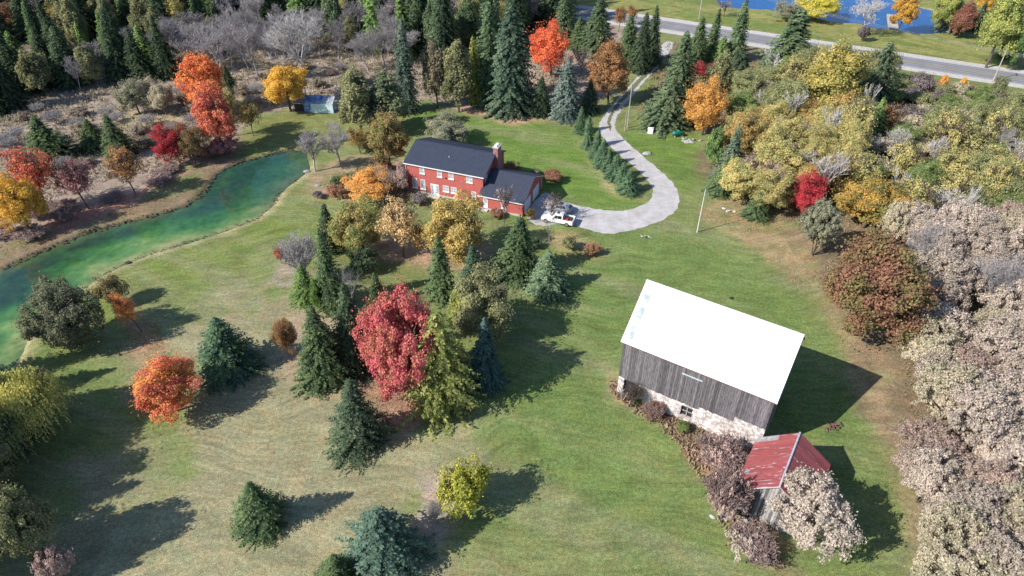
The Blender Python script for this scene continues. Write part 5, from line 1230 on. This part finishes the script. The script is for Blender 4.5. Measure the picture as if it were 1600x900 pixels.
pile = thing('rust_pile', 'heap of rusty scrap and dead stalks on the grass between barn shadow and wood', 'scrap heap', (*G(1302, 668), 0), .3)
for k in range(14):
    o = nbox('scrap_piece', -.35, -.06, 0, .35, .06, .1, M['rustwood'] if k % 3 else M['bark'], pile); o.location = (rnd.uniform(-1.2, 1.1), rnd.uniform(-.5, .5), .04 + .03 * k * rnd.random()); o.rotation_euler = (rnd.uniform(-.3, .3), rnd.uniform(-.4, .4), rnd.uniform(0, 3))

# ------------------------------------------------------------------ the house
HL, HW, HE, HR_ = 14.5, 9.8, 5.51, 7.42; HTH = R(-20.68)
house = thing('brick_house', 'two storey red brick house with a dark metal roof and an attached garage', 'house', (-18.47, 106.36, 0), HTH)
def gabled(bm, x0, x1, y0, y1, e, r):
    m_ = (y0 + y1) / 2
    pr = [(y0, 0), (y1, 0), (y1, e), (m_, r), (y0, e)]
    A = [bm.verts.new((x0, p[0], p[1])) for p in pr]; Bv = [bm.verts.new((x1, p[0], p[1])) for p in pr]
    bm.faces.new(A[::-1]); bm.faces.new(Bv)
    for k in range(5): bm.faces.new((A[k], A[(k+1)%5], Bv[(k+1)%5], Bv[k]))
    bmesh.ops.recalc_face_normals(bm, faces=bm.faces[:])
bm = bmesh.new(); gabled(bm, 0, HL, 0, HW, HE - .06, HR_ - .1); bobj('wall', bm, M['brick'], house)
GX0, GX1, GY0, GY1, GE, GR = 14.23, 22.08, -1.19, 8.57, 2.72, 5.11
bm = bmesh.new(); gabled(bm, HL + .01, GX1, GY0, GY1, GE - .1, GR - .12); bobj('garage_wall', bm, M['brick'], house)
nbox('garage_wall', GX0, GY0, 0, HL + .01, -.005, GE - .12, M['brick'], house)
nbox('foundation', -.04, -.04, 0, HL - .5, 0, .28, M['concrete'], house); nbox('foundation', GX0 - .03, GY0 - .05, 0, GX1 + .02, GY0 - .001, .35, M['concrete'], house)
nbox('foundation', GX0 - .1, GY0 - .7, 0, GX0 + 1.7, GY0 - .06, .16, M['concrete'], house); nbox('doorstep', 4.3, -1.1, 0, 6.4, -.05, .14, M['concrete'], house)
def hroof(x0, L, y0, y1, e, r, ribs, nm):
    mid = (y0 + y1) / 2
    for side in (-1, 1):
        o = roof_slope(nm, house, L, e, r, (y1 - y0) / 2, side, M['blackroof'], .09, y1 - y0, ribs=ribs, ribh=.03, ribw=.035)
        o.location = (x0, y0, 0)
        nb = None
    o = nbox('ridge_cap', x0 - .02, mid - .12, r + .05, x0 + L + .02, mid + .12, r + .13, M['blackroof'], house)
hroof(-.3, HL + .6, -.3, HW + .3, HE - .02, HR_, 34, 'roof'); hroof(GX0 - .25 + .3, GX1 - GX0 + .25, GY0 - .3, GY1 + .3, GE - .05, GR, 18, 'garage_roof')
def gut(x0, x1, y, z, n='gutter'): nbox(n, x0, y - .10, z - .16, x1, y, z - .01, M['trim'], house)
gut(-.3, HL + .3, -.3, HE); gut(GX0 - .15, GX1 + .3, GY0 - .3, GE)
nbox('downpipe', -.02, -.12, .1, .06, -.04, HE - .15, M['trim'], house); nbox('downpipe', GX1 + .02, GY0 + .02, .1, GX1 + .1, GY0 + .1, GE - .15, M['dark'], house)
for (xx, y0, y1, e, r) in ((HL + .3, -.3, HW + .3, HE - .02, HR_), (GX1 + .3, GY0 - .3, GY1 + .3, GE - .05, GR), (-.3, -.3, HW + .3, HE - .02, HR_)):
    for s in (0, 1):
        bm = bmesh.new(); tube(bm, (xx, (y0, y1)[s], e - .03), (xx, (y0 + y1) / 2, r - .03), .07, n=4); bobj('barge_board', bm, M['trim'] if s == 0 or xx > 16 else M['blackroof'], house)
def window(x0, x1, z0, z1, y, grid=1, name='window'):
    bm = bmesh.new(); t = .09
    for q in ((x0, z0, x1, z0 + t), (x0, z1 - t, x1, z1), (x0, z0 + t, x0 + t, z1 - t), (x1 - t, z0 + t, x1, z1 - t)): box(bm, q[0], y - .05, q[1], q[2], y + .02, q[3])
    if grid: box(bm, x0 + t, y - .035, (z0 + z1) / 2 - .03, x1 - t, y + .01, (z0 + z1) / 2 + .03)
    if x1 - x0 > 1: box(bm, (x0 + x1) / 2 - .035, y - .036, z0 + t, (x0 + x1) / 2 + .035, y + .011, z1 - t)
    f = bobj(name, bm, M['trim'], house)
    nbox('pane', x0 + t, y - .015, z0 + t, x1 - t, y + .005, z1 - t, M['pane'], f)
    nbox('sill', x0 - .08, y - .16, z0 - .14, x1 + .08, y - .002, z0 - .004, M['trim'], f)
    return f
for x0, x1 in ((2.68, 3.58), (6.03, 6.9), (8.2, 9.1), (11.5, 12.6)): window(x0, x1, 3.95, 5.12, 0)
for x0, x1 in ((1.03, 1.99), (2.6, 3.55)): window(x0, x1, .85, 2.72, 0)
for x0, x1 in ((6.94, 8.05), (8.47, 9.55)): window(x0, x1, 1.25, 2.38, 0)
window(12.36, 13.2, .45, 2.3, 0)
d_ = nbox('front_door', 4.55, -.05, .14, 6.15, .01, 2.25, M['trim'], house); nbox('pane', 4.65, -.065, .3, 5.05, -.052, 2.1, M['pane'], d_); nbox('pane', 5.65, -.065, .5, 6.05, -.052, 2.1, M['pane'], d_); nbox('handle', 5.5, -.11, 1.05, 5.56, -.052, 1.15, M['dark'], d_)
d_ = nbox('side_door', 15.0, GY0 - .05, .16, 15.82, GY0, 2.25, M['trim'], house); nbox('pane', 15.15, GY0 - .065, 1.3, 15.67, GY0 - .052, 2.1, M['pane'], d_)
window(18.3, 19.05, 1.0, 2.0, GY0, 1, 'garage_window')
bm = bmesh.new(); tube(bm, (7.3, 2.4, HE + .85), (7.3, 2.4, HE + 1.35), .06); bobj('roof_vent', bm, M['trim'], house)
nbox('wall_lamp', 7.52, -.16, 3.85, 7.66, 0, 4.05, M['dark'], house)
# chimney on the gable end
ch = nbox('chimney', HL + .002, 4.75, 0, HL + .85, 6.35, 8.45, plain('chimney_brick_material', (0.26, 0.10, 0.095), .9, .3, 3, c2=(0.36, 0.18, 0.17)), house)
nbox('chimney_cap', HL - .1, 4.65, 8.55, HL + .95, 6.45, 8.72, M['concrete'], ch); nbox('flue', HL + .2, 5.0, 8.72, HL + .6, 5.4, 8.98, M['trim'], ch); nbox('flue', HL + .2, 5.7, 8.72, HL + .6, 6.1, 8.98, M['trim'], ch)
# gable-end window above the garage roof
bm = bmesh.new(); box(bm, HL - .01, 1.0, 3.95, HL + .05, 1.85, 5.0); f = bobj('window', bm, M['trim'], house); nbox('pane', HL + .05, 1.1, 4.05, HL + .06, 1.75, 4.9, M['pane'], f)
for y0, y1 in ((-.35, 2.75), (3.95, 7.05)):
    bm = bmesh.new(); hgt_ = 2.25
    gd = nbox('garage_door', GX1 - .02, y0, .06, GX1 + .04, y1, hgt_, M['trim'], house)
    for k in range(4): nbox('door_panel', GX1 + .04, y0 + .08, .1 + k * .53, GX1 + .055, y1 - .08, .1 + k * .53 + .48, M['doorpanel'], gd)
nbox('downpipe', GX1 + .03, GY1 - .12, .1, GX1 + .11, GY1 - .04, GE - .1, M['trim'], house)
# back wall windows
for x0 in (2, 6, 10): nbox('rear_window', x0, HW - .005, 3.9, x0 + 1, HW + .05, 5.0, M['pane'], house)
sheet('patio', [(520, 292), (530, 284), (546, 278), (556, 282), (552, 290), (540, 300), (525, 300)], .03, M['patio'], .1)
# flat stones in the garden
for i, (px, py, s, l) in enumerate(((541, 285, .7, 'largest pale slab stone in the garden left of the house'), (497, 290, .45, 'small grey garden stone nearest the pond'), (480, 268, .55, 'pale flat stone at the head of the pond'), (633, 252, .4, 'grey stone at the rear left corner of the house'), (706, 338, .4, 'pale stone below the house front'))):
    def rockmesh(s):
        bm = bmesh.new(); bmesh.ops.create_icosphere(bm, subdivisions=2, radius=s)
        for v in bm.verts: v.co = Vector((v.co.x * 1.3, v.co.y * .9, max(v.co.z, -.1) * .45)) * (1 + rnd.uniform(-.12, .12))
        return bm
    x, y = G(px, py); o = bobj('garden_stone', rockmesh(s), M['rock']); o.location = (x, y, .03); tag(o, l, 'stone')

# ------------------------------------------------------------------ vehicles
def ring_body(st, mat, name, parent):
    bm = bmesh.new(); rings = []
    for (x, zb, hw, zl, hb, zr, hr) in st:
        half = [(hw * .90, zb), (hw, zb + .16), (hw * 1.0, zl - .16), (hb * .97, zl), (hr, zr - .05), (hr * .82, zr)]
        pts = half + [(-a, b) for a, b in half[::-1]]
        rings.append([bm.verts.new((x, a, b)) for a, b in pts])
    for A, Bv in zip(rings[:-1], rings[1:]):
        for k in range(12): bm.faces.new((A[k], A[(k+1)%12], Bv[(k+1)%12], Bv[k]))
    bm.faces.new(rings[0]); bm.faces.new(rings[-1][::-1])
    bmesh.ops.recalc_face_normals(bm, faces=bm.faces[:])
    return bobj(name, bm, mat, parent)
def quadpart(name, pts, mat, parent, th=.012):
    bm = bmesh.new(); v = [Vector(p) for p in pts]; n = (v[1] - v[0]).cross(v[-1] - v[0]).normalized()
    c = sum(v, Vector()) / len(v)
    if n.dot(c - Vector((c.x * .7, 0, .6))) < 0: n = -n
    A = [bm.verts.new(p) for p in v]; Bv = [bm.verts.new(p + n * th) for p in v]
    bm.faces.new(A); bm.faces.new(Bv)
    for k in range(len(v)): bm.faces.new((A[k], A[(k+1)%len(v)], Bv[(k+1)%len(v)], Bv[k]))
    bmesh.ops.recalc_face_normals(bm, faces=bm.faces[:])
    return bobj(name, bm, mat, parent)
def wheel(parent, x, y, r, wd):
    bm = bmesh.new(); tube(bm, (x, y - wd / 2, r), (x, y + wd / 2, r), r, n=16)
    t = bobj('wheel', bm, M['tyre'], parent); s = 1 if y > 0 else -1
    bm = bmesh.new(); tube(bm, (x, y + s * wd * .3, r), (x, y + s * (wd / 2 + .015), r), r * .6, n=12); bobj('rim', bm, M['rim'], t)
# pickup: nose towards -x
tx, ty = (5.58 + 9.06) / 2, (95.67 + 94.42) / 2; ang = math.atan2(94.42 - 95.67, 9.06 - 5.58)
truck = thing('pickup_truck', 'white pickup truck with a loaded open bed parked by the garage', 'pickup truck', (tx - math.sin(ang) * .95, ty + math.cos(ang) * .95, 0), ang)
S_ = [(-2.72, .42, .82, .82, .80, .86, .70), (-2.62, .34, .92, 1.0, .90, 1.05, .78), (-1.6, .32, .97, 1.10, .95, 1.16, .84), (-1.15, .32, .98, 1.12, .96, 1.2, .84), (-.45, .32, .98, 1.14, .96, 1.78, .72), (.75, .32, .98, 1.14, .96, 1.82, .73), (.98, .32, .98, 1.14, .96, 1.74, .72), (1.02, .32, .98, 1.14, .96, 1.16, .9)]
ring_body(S_, M['whitepaint'], 'body', truck)
for s in (-1, 1):
    nbox('bed_side', 1.02, s * .86 if s > 0 else -.98, .42, 2.72, s * .98 if s > 0 else -.86, 1.14, M['whitepaint'], truck, .02)
    quadpart('side_window', [(-.55, s * .95, 1.2), (.12, s * .95, 1.2), (.12, s * .765, 1.68), (-.28, s * .765, 1.68)], M['glass'], truck)
    quadpart('side_window', [(.18, s * .95, 1.2), (.82, s * .95, 1.2), (.78, s * .765, 1.70), (.18, s * .765, 1.70)], M['glass'], truck)
    for x in (-1.85, 1.75): wheel(truck, x, s * .87, .38, .26)
    nbox('headlight', -2.70, s * .62 - .15, .72, -2.60, s * .62 + .15, .88, M['lamp'], truck); nbox('tail_light', 2.70, s * .9 - .06, .72, 2.76, s * .9 + .06, 1.05, M['red'], truck)
    nbox('mirror', -.75, s * 1.08 - .09, 1.15, -.62, s * 1.08 + .09, 1.33, M['whitepaint'], truck)
    nbox('door_handle', .0, s * .985 - .012, 1.0, .14, s * .985 + .012, 1.04, M['rim'], truck)
quadpart('windscreen', [(-1.08, -.76, 1.22), (-1.08, .76, 1.22), (-.52, .64, 1.74), (-.52, -.64, 1.74)], M['glass'], truck, .03)
quadpart('sunroof', [(-.2, -.3, 1.815), (.3, -.3, 1.835), (.3, .3, 1.835), (-.2, .3, 1.815)], M['glass'], truck, .02)
quadpart('rear_window', [(1.0, -.6, 1.25), (1.0, .6, 1.25), (.99, .55, 1.62), (.99, -.55, 1.62)], M['glass'], truck, .03)
nbox('bed_floor', 1.02, -.86, .5, 2.72, .86, .62, M['dark'], truck); nbox('tailgate', 2.62, -.86, .55, 2.72, .86, 1.12, M['whitepaint'], truck)
nbox('bumper', 2.73, -.88, .42, 2.86, .88, .56, M['rim'], truck); nbox('bumper', -2.80, -.85, .40, -2.69, .85, .60, M['rim'], truck); nbox('grille', -2.735, -.42, .62, -2.70, .42, .86, M['dark'], truck)
load = thing('tool_box', 'dark red bundle loaded in the bed of the white pickup', 'bundle', truck.matrix_basis @ Vector((1.75, 0, .62)), ang)
load.location = (truck.location.x + 1.75 * math.cos(ang), truck.location.y + 1.75 * math.sin(ang), .625); load.name = 'bundle'
nbox('crate', -.5, -.6, 0, .1, .1, .55, M['red'], load, .04); nbox('bag', -.1, .15, 0, .6, .65, .45, M['dark'], load, .08); nbox('bag', .2, -.6, 0, .7, 0, .35, M['rustwood'], load, .07)
# the car behind it
cx_, cy_ = G(874, 331); 
car = thing('parked_car', 'silver-grey car with roof rails parked just behind the white pickup', 'car', (cx_, cy_ + .4, 0), ang)
S_ = [(-2.2, .38, .74, .66, .70, .70, .6), (-2.1, .28, .86, .80, .82, .84, .7), (-1.2, .26, .90, .94, .88, 1.0, .74), (-.95, .26, .90, .96, .88, 1.02, .74), (-.25, .26, .90, .98, .88, 1.50, .62), (1.1, .26, .90, 1.0, .88, 1.54, .62), (1.75, .28, .88, 1.02, .86, 1.30, .6), (2.1, .3, .84, 1.0, .82, 1.04, .66), (2.2, .4, .74, .8, .7, .84, .6)]
ring_body(S_, M['silver'], 'body', car)
for s in (-1, 1):
    quadpart('side_window', [(-.45, s * .87, 1.04), (.3, s * .87, 1.04), (.3, s * .665, 1.42), (-.15, s * .665, 1.42)], M['glass'], car)
    quadpart('side_window', [(.36, s * .87, 1.05), (1.3, s * .87, 1.05), (1.1, s * .665, 1.44), (.36, s * .665, 1.44)], M['glass'], car)
    for x in (-1.38, 1.35): wheel(car, x, s * .79, .33, .22)
    nbox('headlight', -2.19, s * .55 - .14, .58, -2.08, s * .55 + .14, .70, M['lamp'], car); nbox('tail_light', 2.12, s * .62 - .12, .82, 2.2, s * .62 + .12, .96, M['red'], car)
    bm = bmesh.new(); tube(bm, (-.2, s * .56, 1.57), (1.2, s * .56, 1.60), .025); bobj('roof_rail', bm, M['dark'], car)
    nbox('mirror', -.72, s * .98 - .08, .98, -.60, s * .98 + .08, 1.1, M['silver'], car)
quadpart('windscreen', [(-.9, -.7, 1.04), (-.9, .7, 1.04), (-.30, .58, 1.46), (-.30, -.58, 1.46)], M['glass'], car, .03)
quadpart('rear_window', [(1.72, -.55, 1.33), (1.72, .55, 1.33), (2.08, .6, 1.07), (2.08, -.6, 1.07)], M['glass'], car, .02)
quadpart('sunroof', [(.0, -.38, 1.52), (.7, -.38, 1.535), (.7, .38, 1.535), (.0, .38, 1.52)], M['glass'], car, .02)

# ------------------------------------------------------------------ the tarped shed beyond the pond
bs = thing('tarp_shed', 'small aqua sheet-metal shed half covered by a blue tarp at the forest edge', 'shed', (-44.8, 139.4, 0), R(-5))
W1, D1, E1, R1 = 6.4, 4.4, 2.0, 2.9
x = 0
while x < W1 - .01:
    o = nbox('wall_sheet', x + .01, 0, 0, min(x + .8, W1) - .01, .05 + rnd.uniform(0, .02), E1 - .02, M['bluetarp'] if x < 1.2 else M['aqua'], bs); x += .8
bm = bmesh.new(); 
pr = [(.06, 0), (D1 - .05, 0), (D1 - .05, E1 - .08), (D1 / 2, R1 - .12), (.06, E1 - .08)]
A = [bm.verts.new((.05, p[0], p[1])) for p in pr]; Bv = [bm.verts.new((W1 - .03, p[0], p[1])) for p in pr]
bm.faces.new(A[::-1]); bm.faces.new(Bv)
for k in range(5): bm.faces.new((A[k], A[(k+1)%5], Bv[(k+1)%5], Bv[k]))
bmesh.ops.recalc_face_normals(bm, faces=bm.faces[:]); bobj('wall', bm, M['greyroof'], bs)
for side in (-1, 1):
    roof_slope('roof', bs, 2.5, E1, R1, D1 / 2, side, M['greyroof'], .05, D1, x0=4.0, ribs=5)
    o = roof_slope('tarp', bs, 4.1, E1 + .03, R1 + .05, D1 / 2, side, M['bluetarp'], .03, D1, x0=-.1, ribs=6, ribh=.03, ribw=.12)
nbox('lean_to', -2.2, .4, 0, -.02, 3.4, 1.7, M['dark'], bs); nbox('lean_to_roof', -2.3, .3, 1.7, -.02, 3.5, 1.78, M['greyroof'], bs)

# ------------------------------------------------------------------ poles, wires and small things
def util_pole(px, h, r, label, arms=True, mat='pole', lean=0.0, xy=None):
    x, y = xy or G(*px); t = thing('utility_pole', label, 'utility pole', (x, y, 0), math.atan2(rdir[1], rdir[0]) + math.pi / 2); t.rotation_euler = (0, lean, t.rotation_euler[2])
    bm = bmesh.new(); tube(bm, (0, 0, -.2), (0, 0, h), r, r * .7, 8); bobj('pole', bm, M[mat], t)
    if arms:
        nbox('crossarm', -1.1, -.06, h - .8, 1.1, .06, h - .66, M[mat], t)
        for k in (-1, 0, 1):
            bm = bmesh.new(); tube(bm, (k * .95, 0, h - .66), (k * .95, 0, h - .5), .05, n=6); bobj('insulator', bm, M['rim'], t)
    return t
util_pole((980, 200), 9.6, .13, 'wooden utility pole standing on the grass beside the gravel drive', False)
t = util_pole((976, 205), 4.4, .09, 'short leaning post next to the utility pole by the drive', False); t['category'] = 'post'; t.name = 'leaning_post'
PA = G(1092, 30); PB = G(1552, 126)
util_pole(None, 11, .16, 'tall utility pole beyond the highway, at the top edge', True, xy=PA); util_pole(None, 7.2, .15, 'utility pole beside the highway near the right edge', True, lean=.06, xy=PB)
for k, off in enumerate((-.95, 0, .95)):
    bm = bmesh.new(); a, b = np.array(PA), np.array(PB); d = (b - a) / np.linalg.norm(b - a); nn = np.array([-d[1], d[0]])
    pts = []
    def sp(p, q, za, zb, n=14, sag=1.0): return [(p[0] + (q[0] - p[0]) * i / n, p[1] + (q[1] - p[1]) * i / n, za + (zb - za) * i / n - sag * 4 * (i / n) * (1 - i / n)) for i in range(n + 1)]
    o_ = nn * off
    W0 = sp(a - d * 75 + o_, a + o_, 10.5, 10.5) + sp(a + o_, b + o_, 10.5, 6.7)[1:] + sp(b + o_, b + d * 75 + o_, 6.7, 8)[1:]
    for p, q in zip(W0[:-1], W0[1:]): tube(bm, p, q, .022, n=4)
    tag(bobj('power_line', bm, M['wire']), '%s overhead power line running along the far side of the highway' % ('near', 'middle', 'far')[k], 'power line')
x, y = G(1089, 363); t = thing('antenna_pole', 'slender white pole with thin rods at its top on the lawn beside the gravel loop', 'pole', (x, y, 0), .3)
bm = bmesh.new(); tube(bm, (0, 0, -.1), (0, 0, 8.0), .085, .05, 8); bobj('pole', bm, M['whitepole'], t)
for k in range(7):
    a_ = k * .9; bm = bmesh.new(); tube(bm, (0, 0, 6.4 + .1 * k), (math.cos(a_) * 1.5, math.sin(a_) * 1.5, 7.1 + .1 * k), .014, n=4); bobj('rod', bm, M['wire'], t)
x, y = G(188, 555); t = thing('dark_post', 'thin dark metal post with a slight lean on the left lawn', 'post', (x, y, 0)); bm = bmesh.new(); tube(bm, (0, 0, -.1), (-.15, .2, 2.0), .06, .05, 6); bobj('post', bm, M['dark'], t)
nbox('foot', -.15, -.15, 0, .15, .15, .06, M['dark'], t)
# teal tank
x, y = G(1059, 213); t = thing('propane_tank', 'teal horizontal tank on the grass under the yellow-orange maple', 'tank', (x, y, 0), R(8))
bm = bmesh.new(); n = 9; prof = [(-1.15, .05), (-1.1, .28), (-.98, .42), (-.8, .48), (.8, .48), (.98, .42), (1.1, .28), (1.15, .05)]
for (a, ra), (b, rb) in zip(prof[:-1], prof[1:]): tube(bm, (a, 0, .68), (b, 0, .68), ra, rb, 14)
bmesh.ops.remove_doubles(bm, verts=bm.verts[:], dist=.001); bobj('vessel', bm, M['teal'], t, True)
nbox('valve_cover', -.2, -.14, 1.12, .2, .14, 1.32, M['teal'], t, .03)
for k in (-.7, .7): nbox('cradle', k - .08, -.35, 0, k + .08, .35, .3, M['concrete'], t)
x, y = G(1016, 208); t = thing('white_box', 'white utility box on the grass left of the teal tank', 'utility box', (x, y, 0), R(-15)); nbox('cabinet', -.55, -.45, 0, .55, .45, 1.0, M['trim'], t, .03); nbox('lid', -.6, -.5, 1.0, .6, .5, 1.08, M['trim'], t, .02)
def heap(name, label, cat, px, n, sp_, size, mat, part):
    x, y = G(*px); t = thing(name, label, cat, (x, y, 0))
    for k in range(n):
        s = rnd.uniform(*size); o = bobj(part, rockmesh(s), M[mat], t); o.location = (rnd.gauss(0, sp_), rnd.gauss(0, sp_ * .6), .02 + (.35 * rnd.random() if k > n * .5 else 0)); o.rotation_euler = (rnd.uniform(-.4, .4), rnd.uniform(-.4, .4), rnd.uniform(0, 6))
heap('stone_pile', 'heap of pale fieldstones beside the teal tank', 'stone pile', (1074, 221), 16, .75, (.22, .42), 'rock', 'fieldstone')
heap('pale_stones', 'few whitish stones lying on the leaf-strewn lawn below the thicket', 'stones', (1136, 331), 5, .6, (.18, .3), 'concrete', 'fieldstone')
heap('fire_pit', 'ring of pale ash and stones on the lawn below the gravel loop', 'fire pit', (1008, 370), 8, .55, (.10, .18), 'rock', 'fieldstone')
heap('rubble', 'pale whitewashed rubble fallen in front of the shed', 'rubble', (1155, 812), 14, 1.3, (.15, .32), 'concrete', 'fieldstone')
x, y = G(1011, 240); tag(bobj('boulder', rockmesh(.75), M['rock']), 'grey boulder on the grass between the drive and the teal tank', 'boulder').location = (x, y, .03)
x, y = G(200, 411); tag(bobj('shore_boulder', rockmesh(.45), M['dark']), 'dark rock on the near bank of the pond', 'rock').location = (x, y, .02)
x, y = G(1143, 466); tag(bobj('lawn_stone', rockmesh(.3), M['dark']), 'small dark stone on the lawn above the barn roof', 'stone').location = (x, y, .0)
# little wooden dock on the far pond
x, y = G(1396, 45); x2, y2 = G(1393, 24); a_ = math.atan2(y2 - y, x2 - x); Ld = math.dist((x, y), (x2, y2))
t = thing('wooden_dock', 'small weathered wooden dock on the far pond beside the yellow-orange tree', 'dock', (x, y, 0), a_)
k = 0
while k < Ld: nbox('plank', k, -1.3, .12, k + .5, 1.3, .2, M['plank'], t); k += .56
for s in (-1.2, 1.2): nbox('beam', 0, s - .08, -.3, Ld, s + .08, .115, M['pole'], t)
print('objects', len(bpy.data.objects), 'tris', sum(len(m.polygons) * 2 for m in bpy.data.meshes))
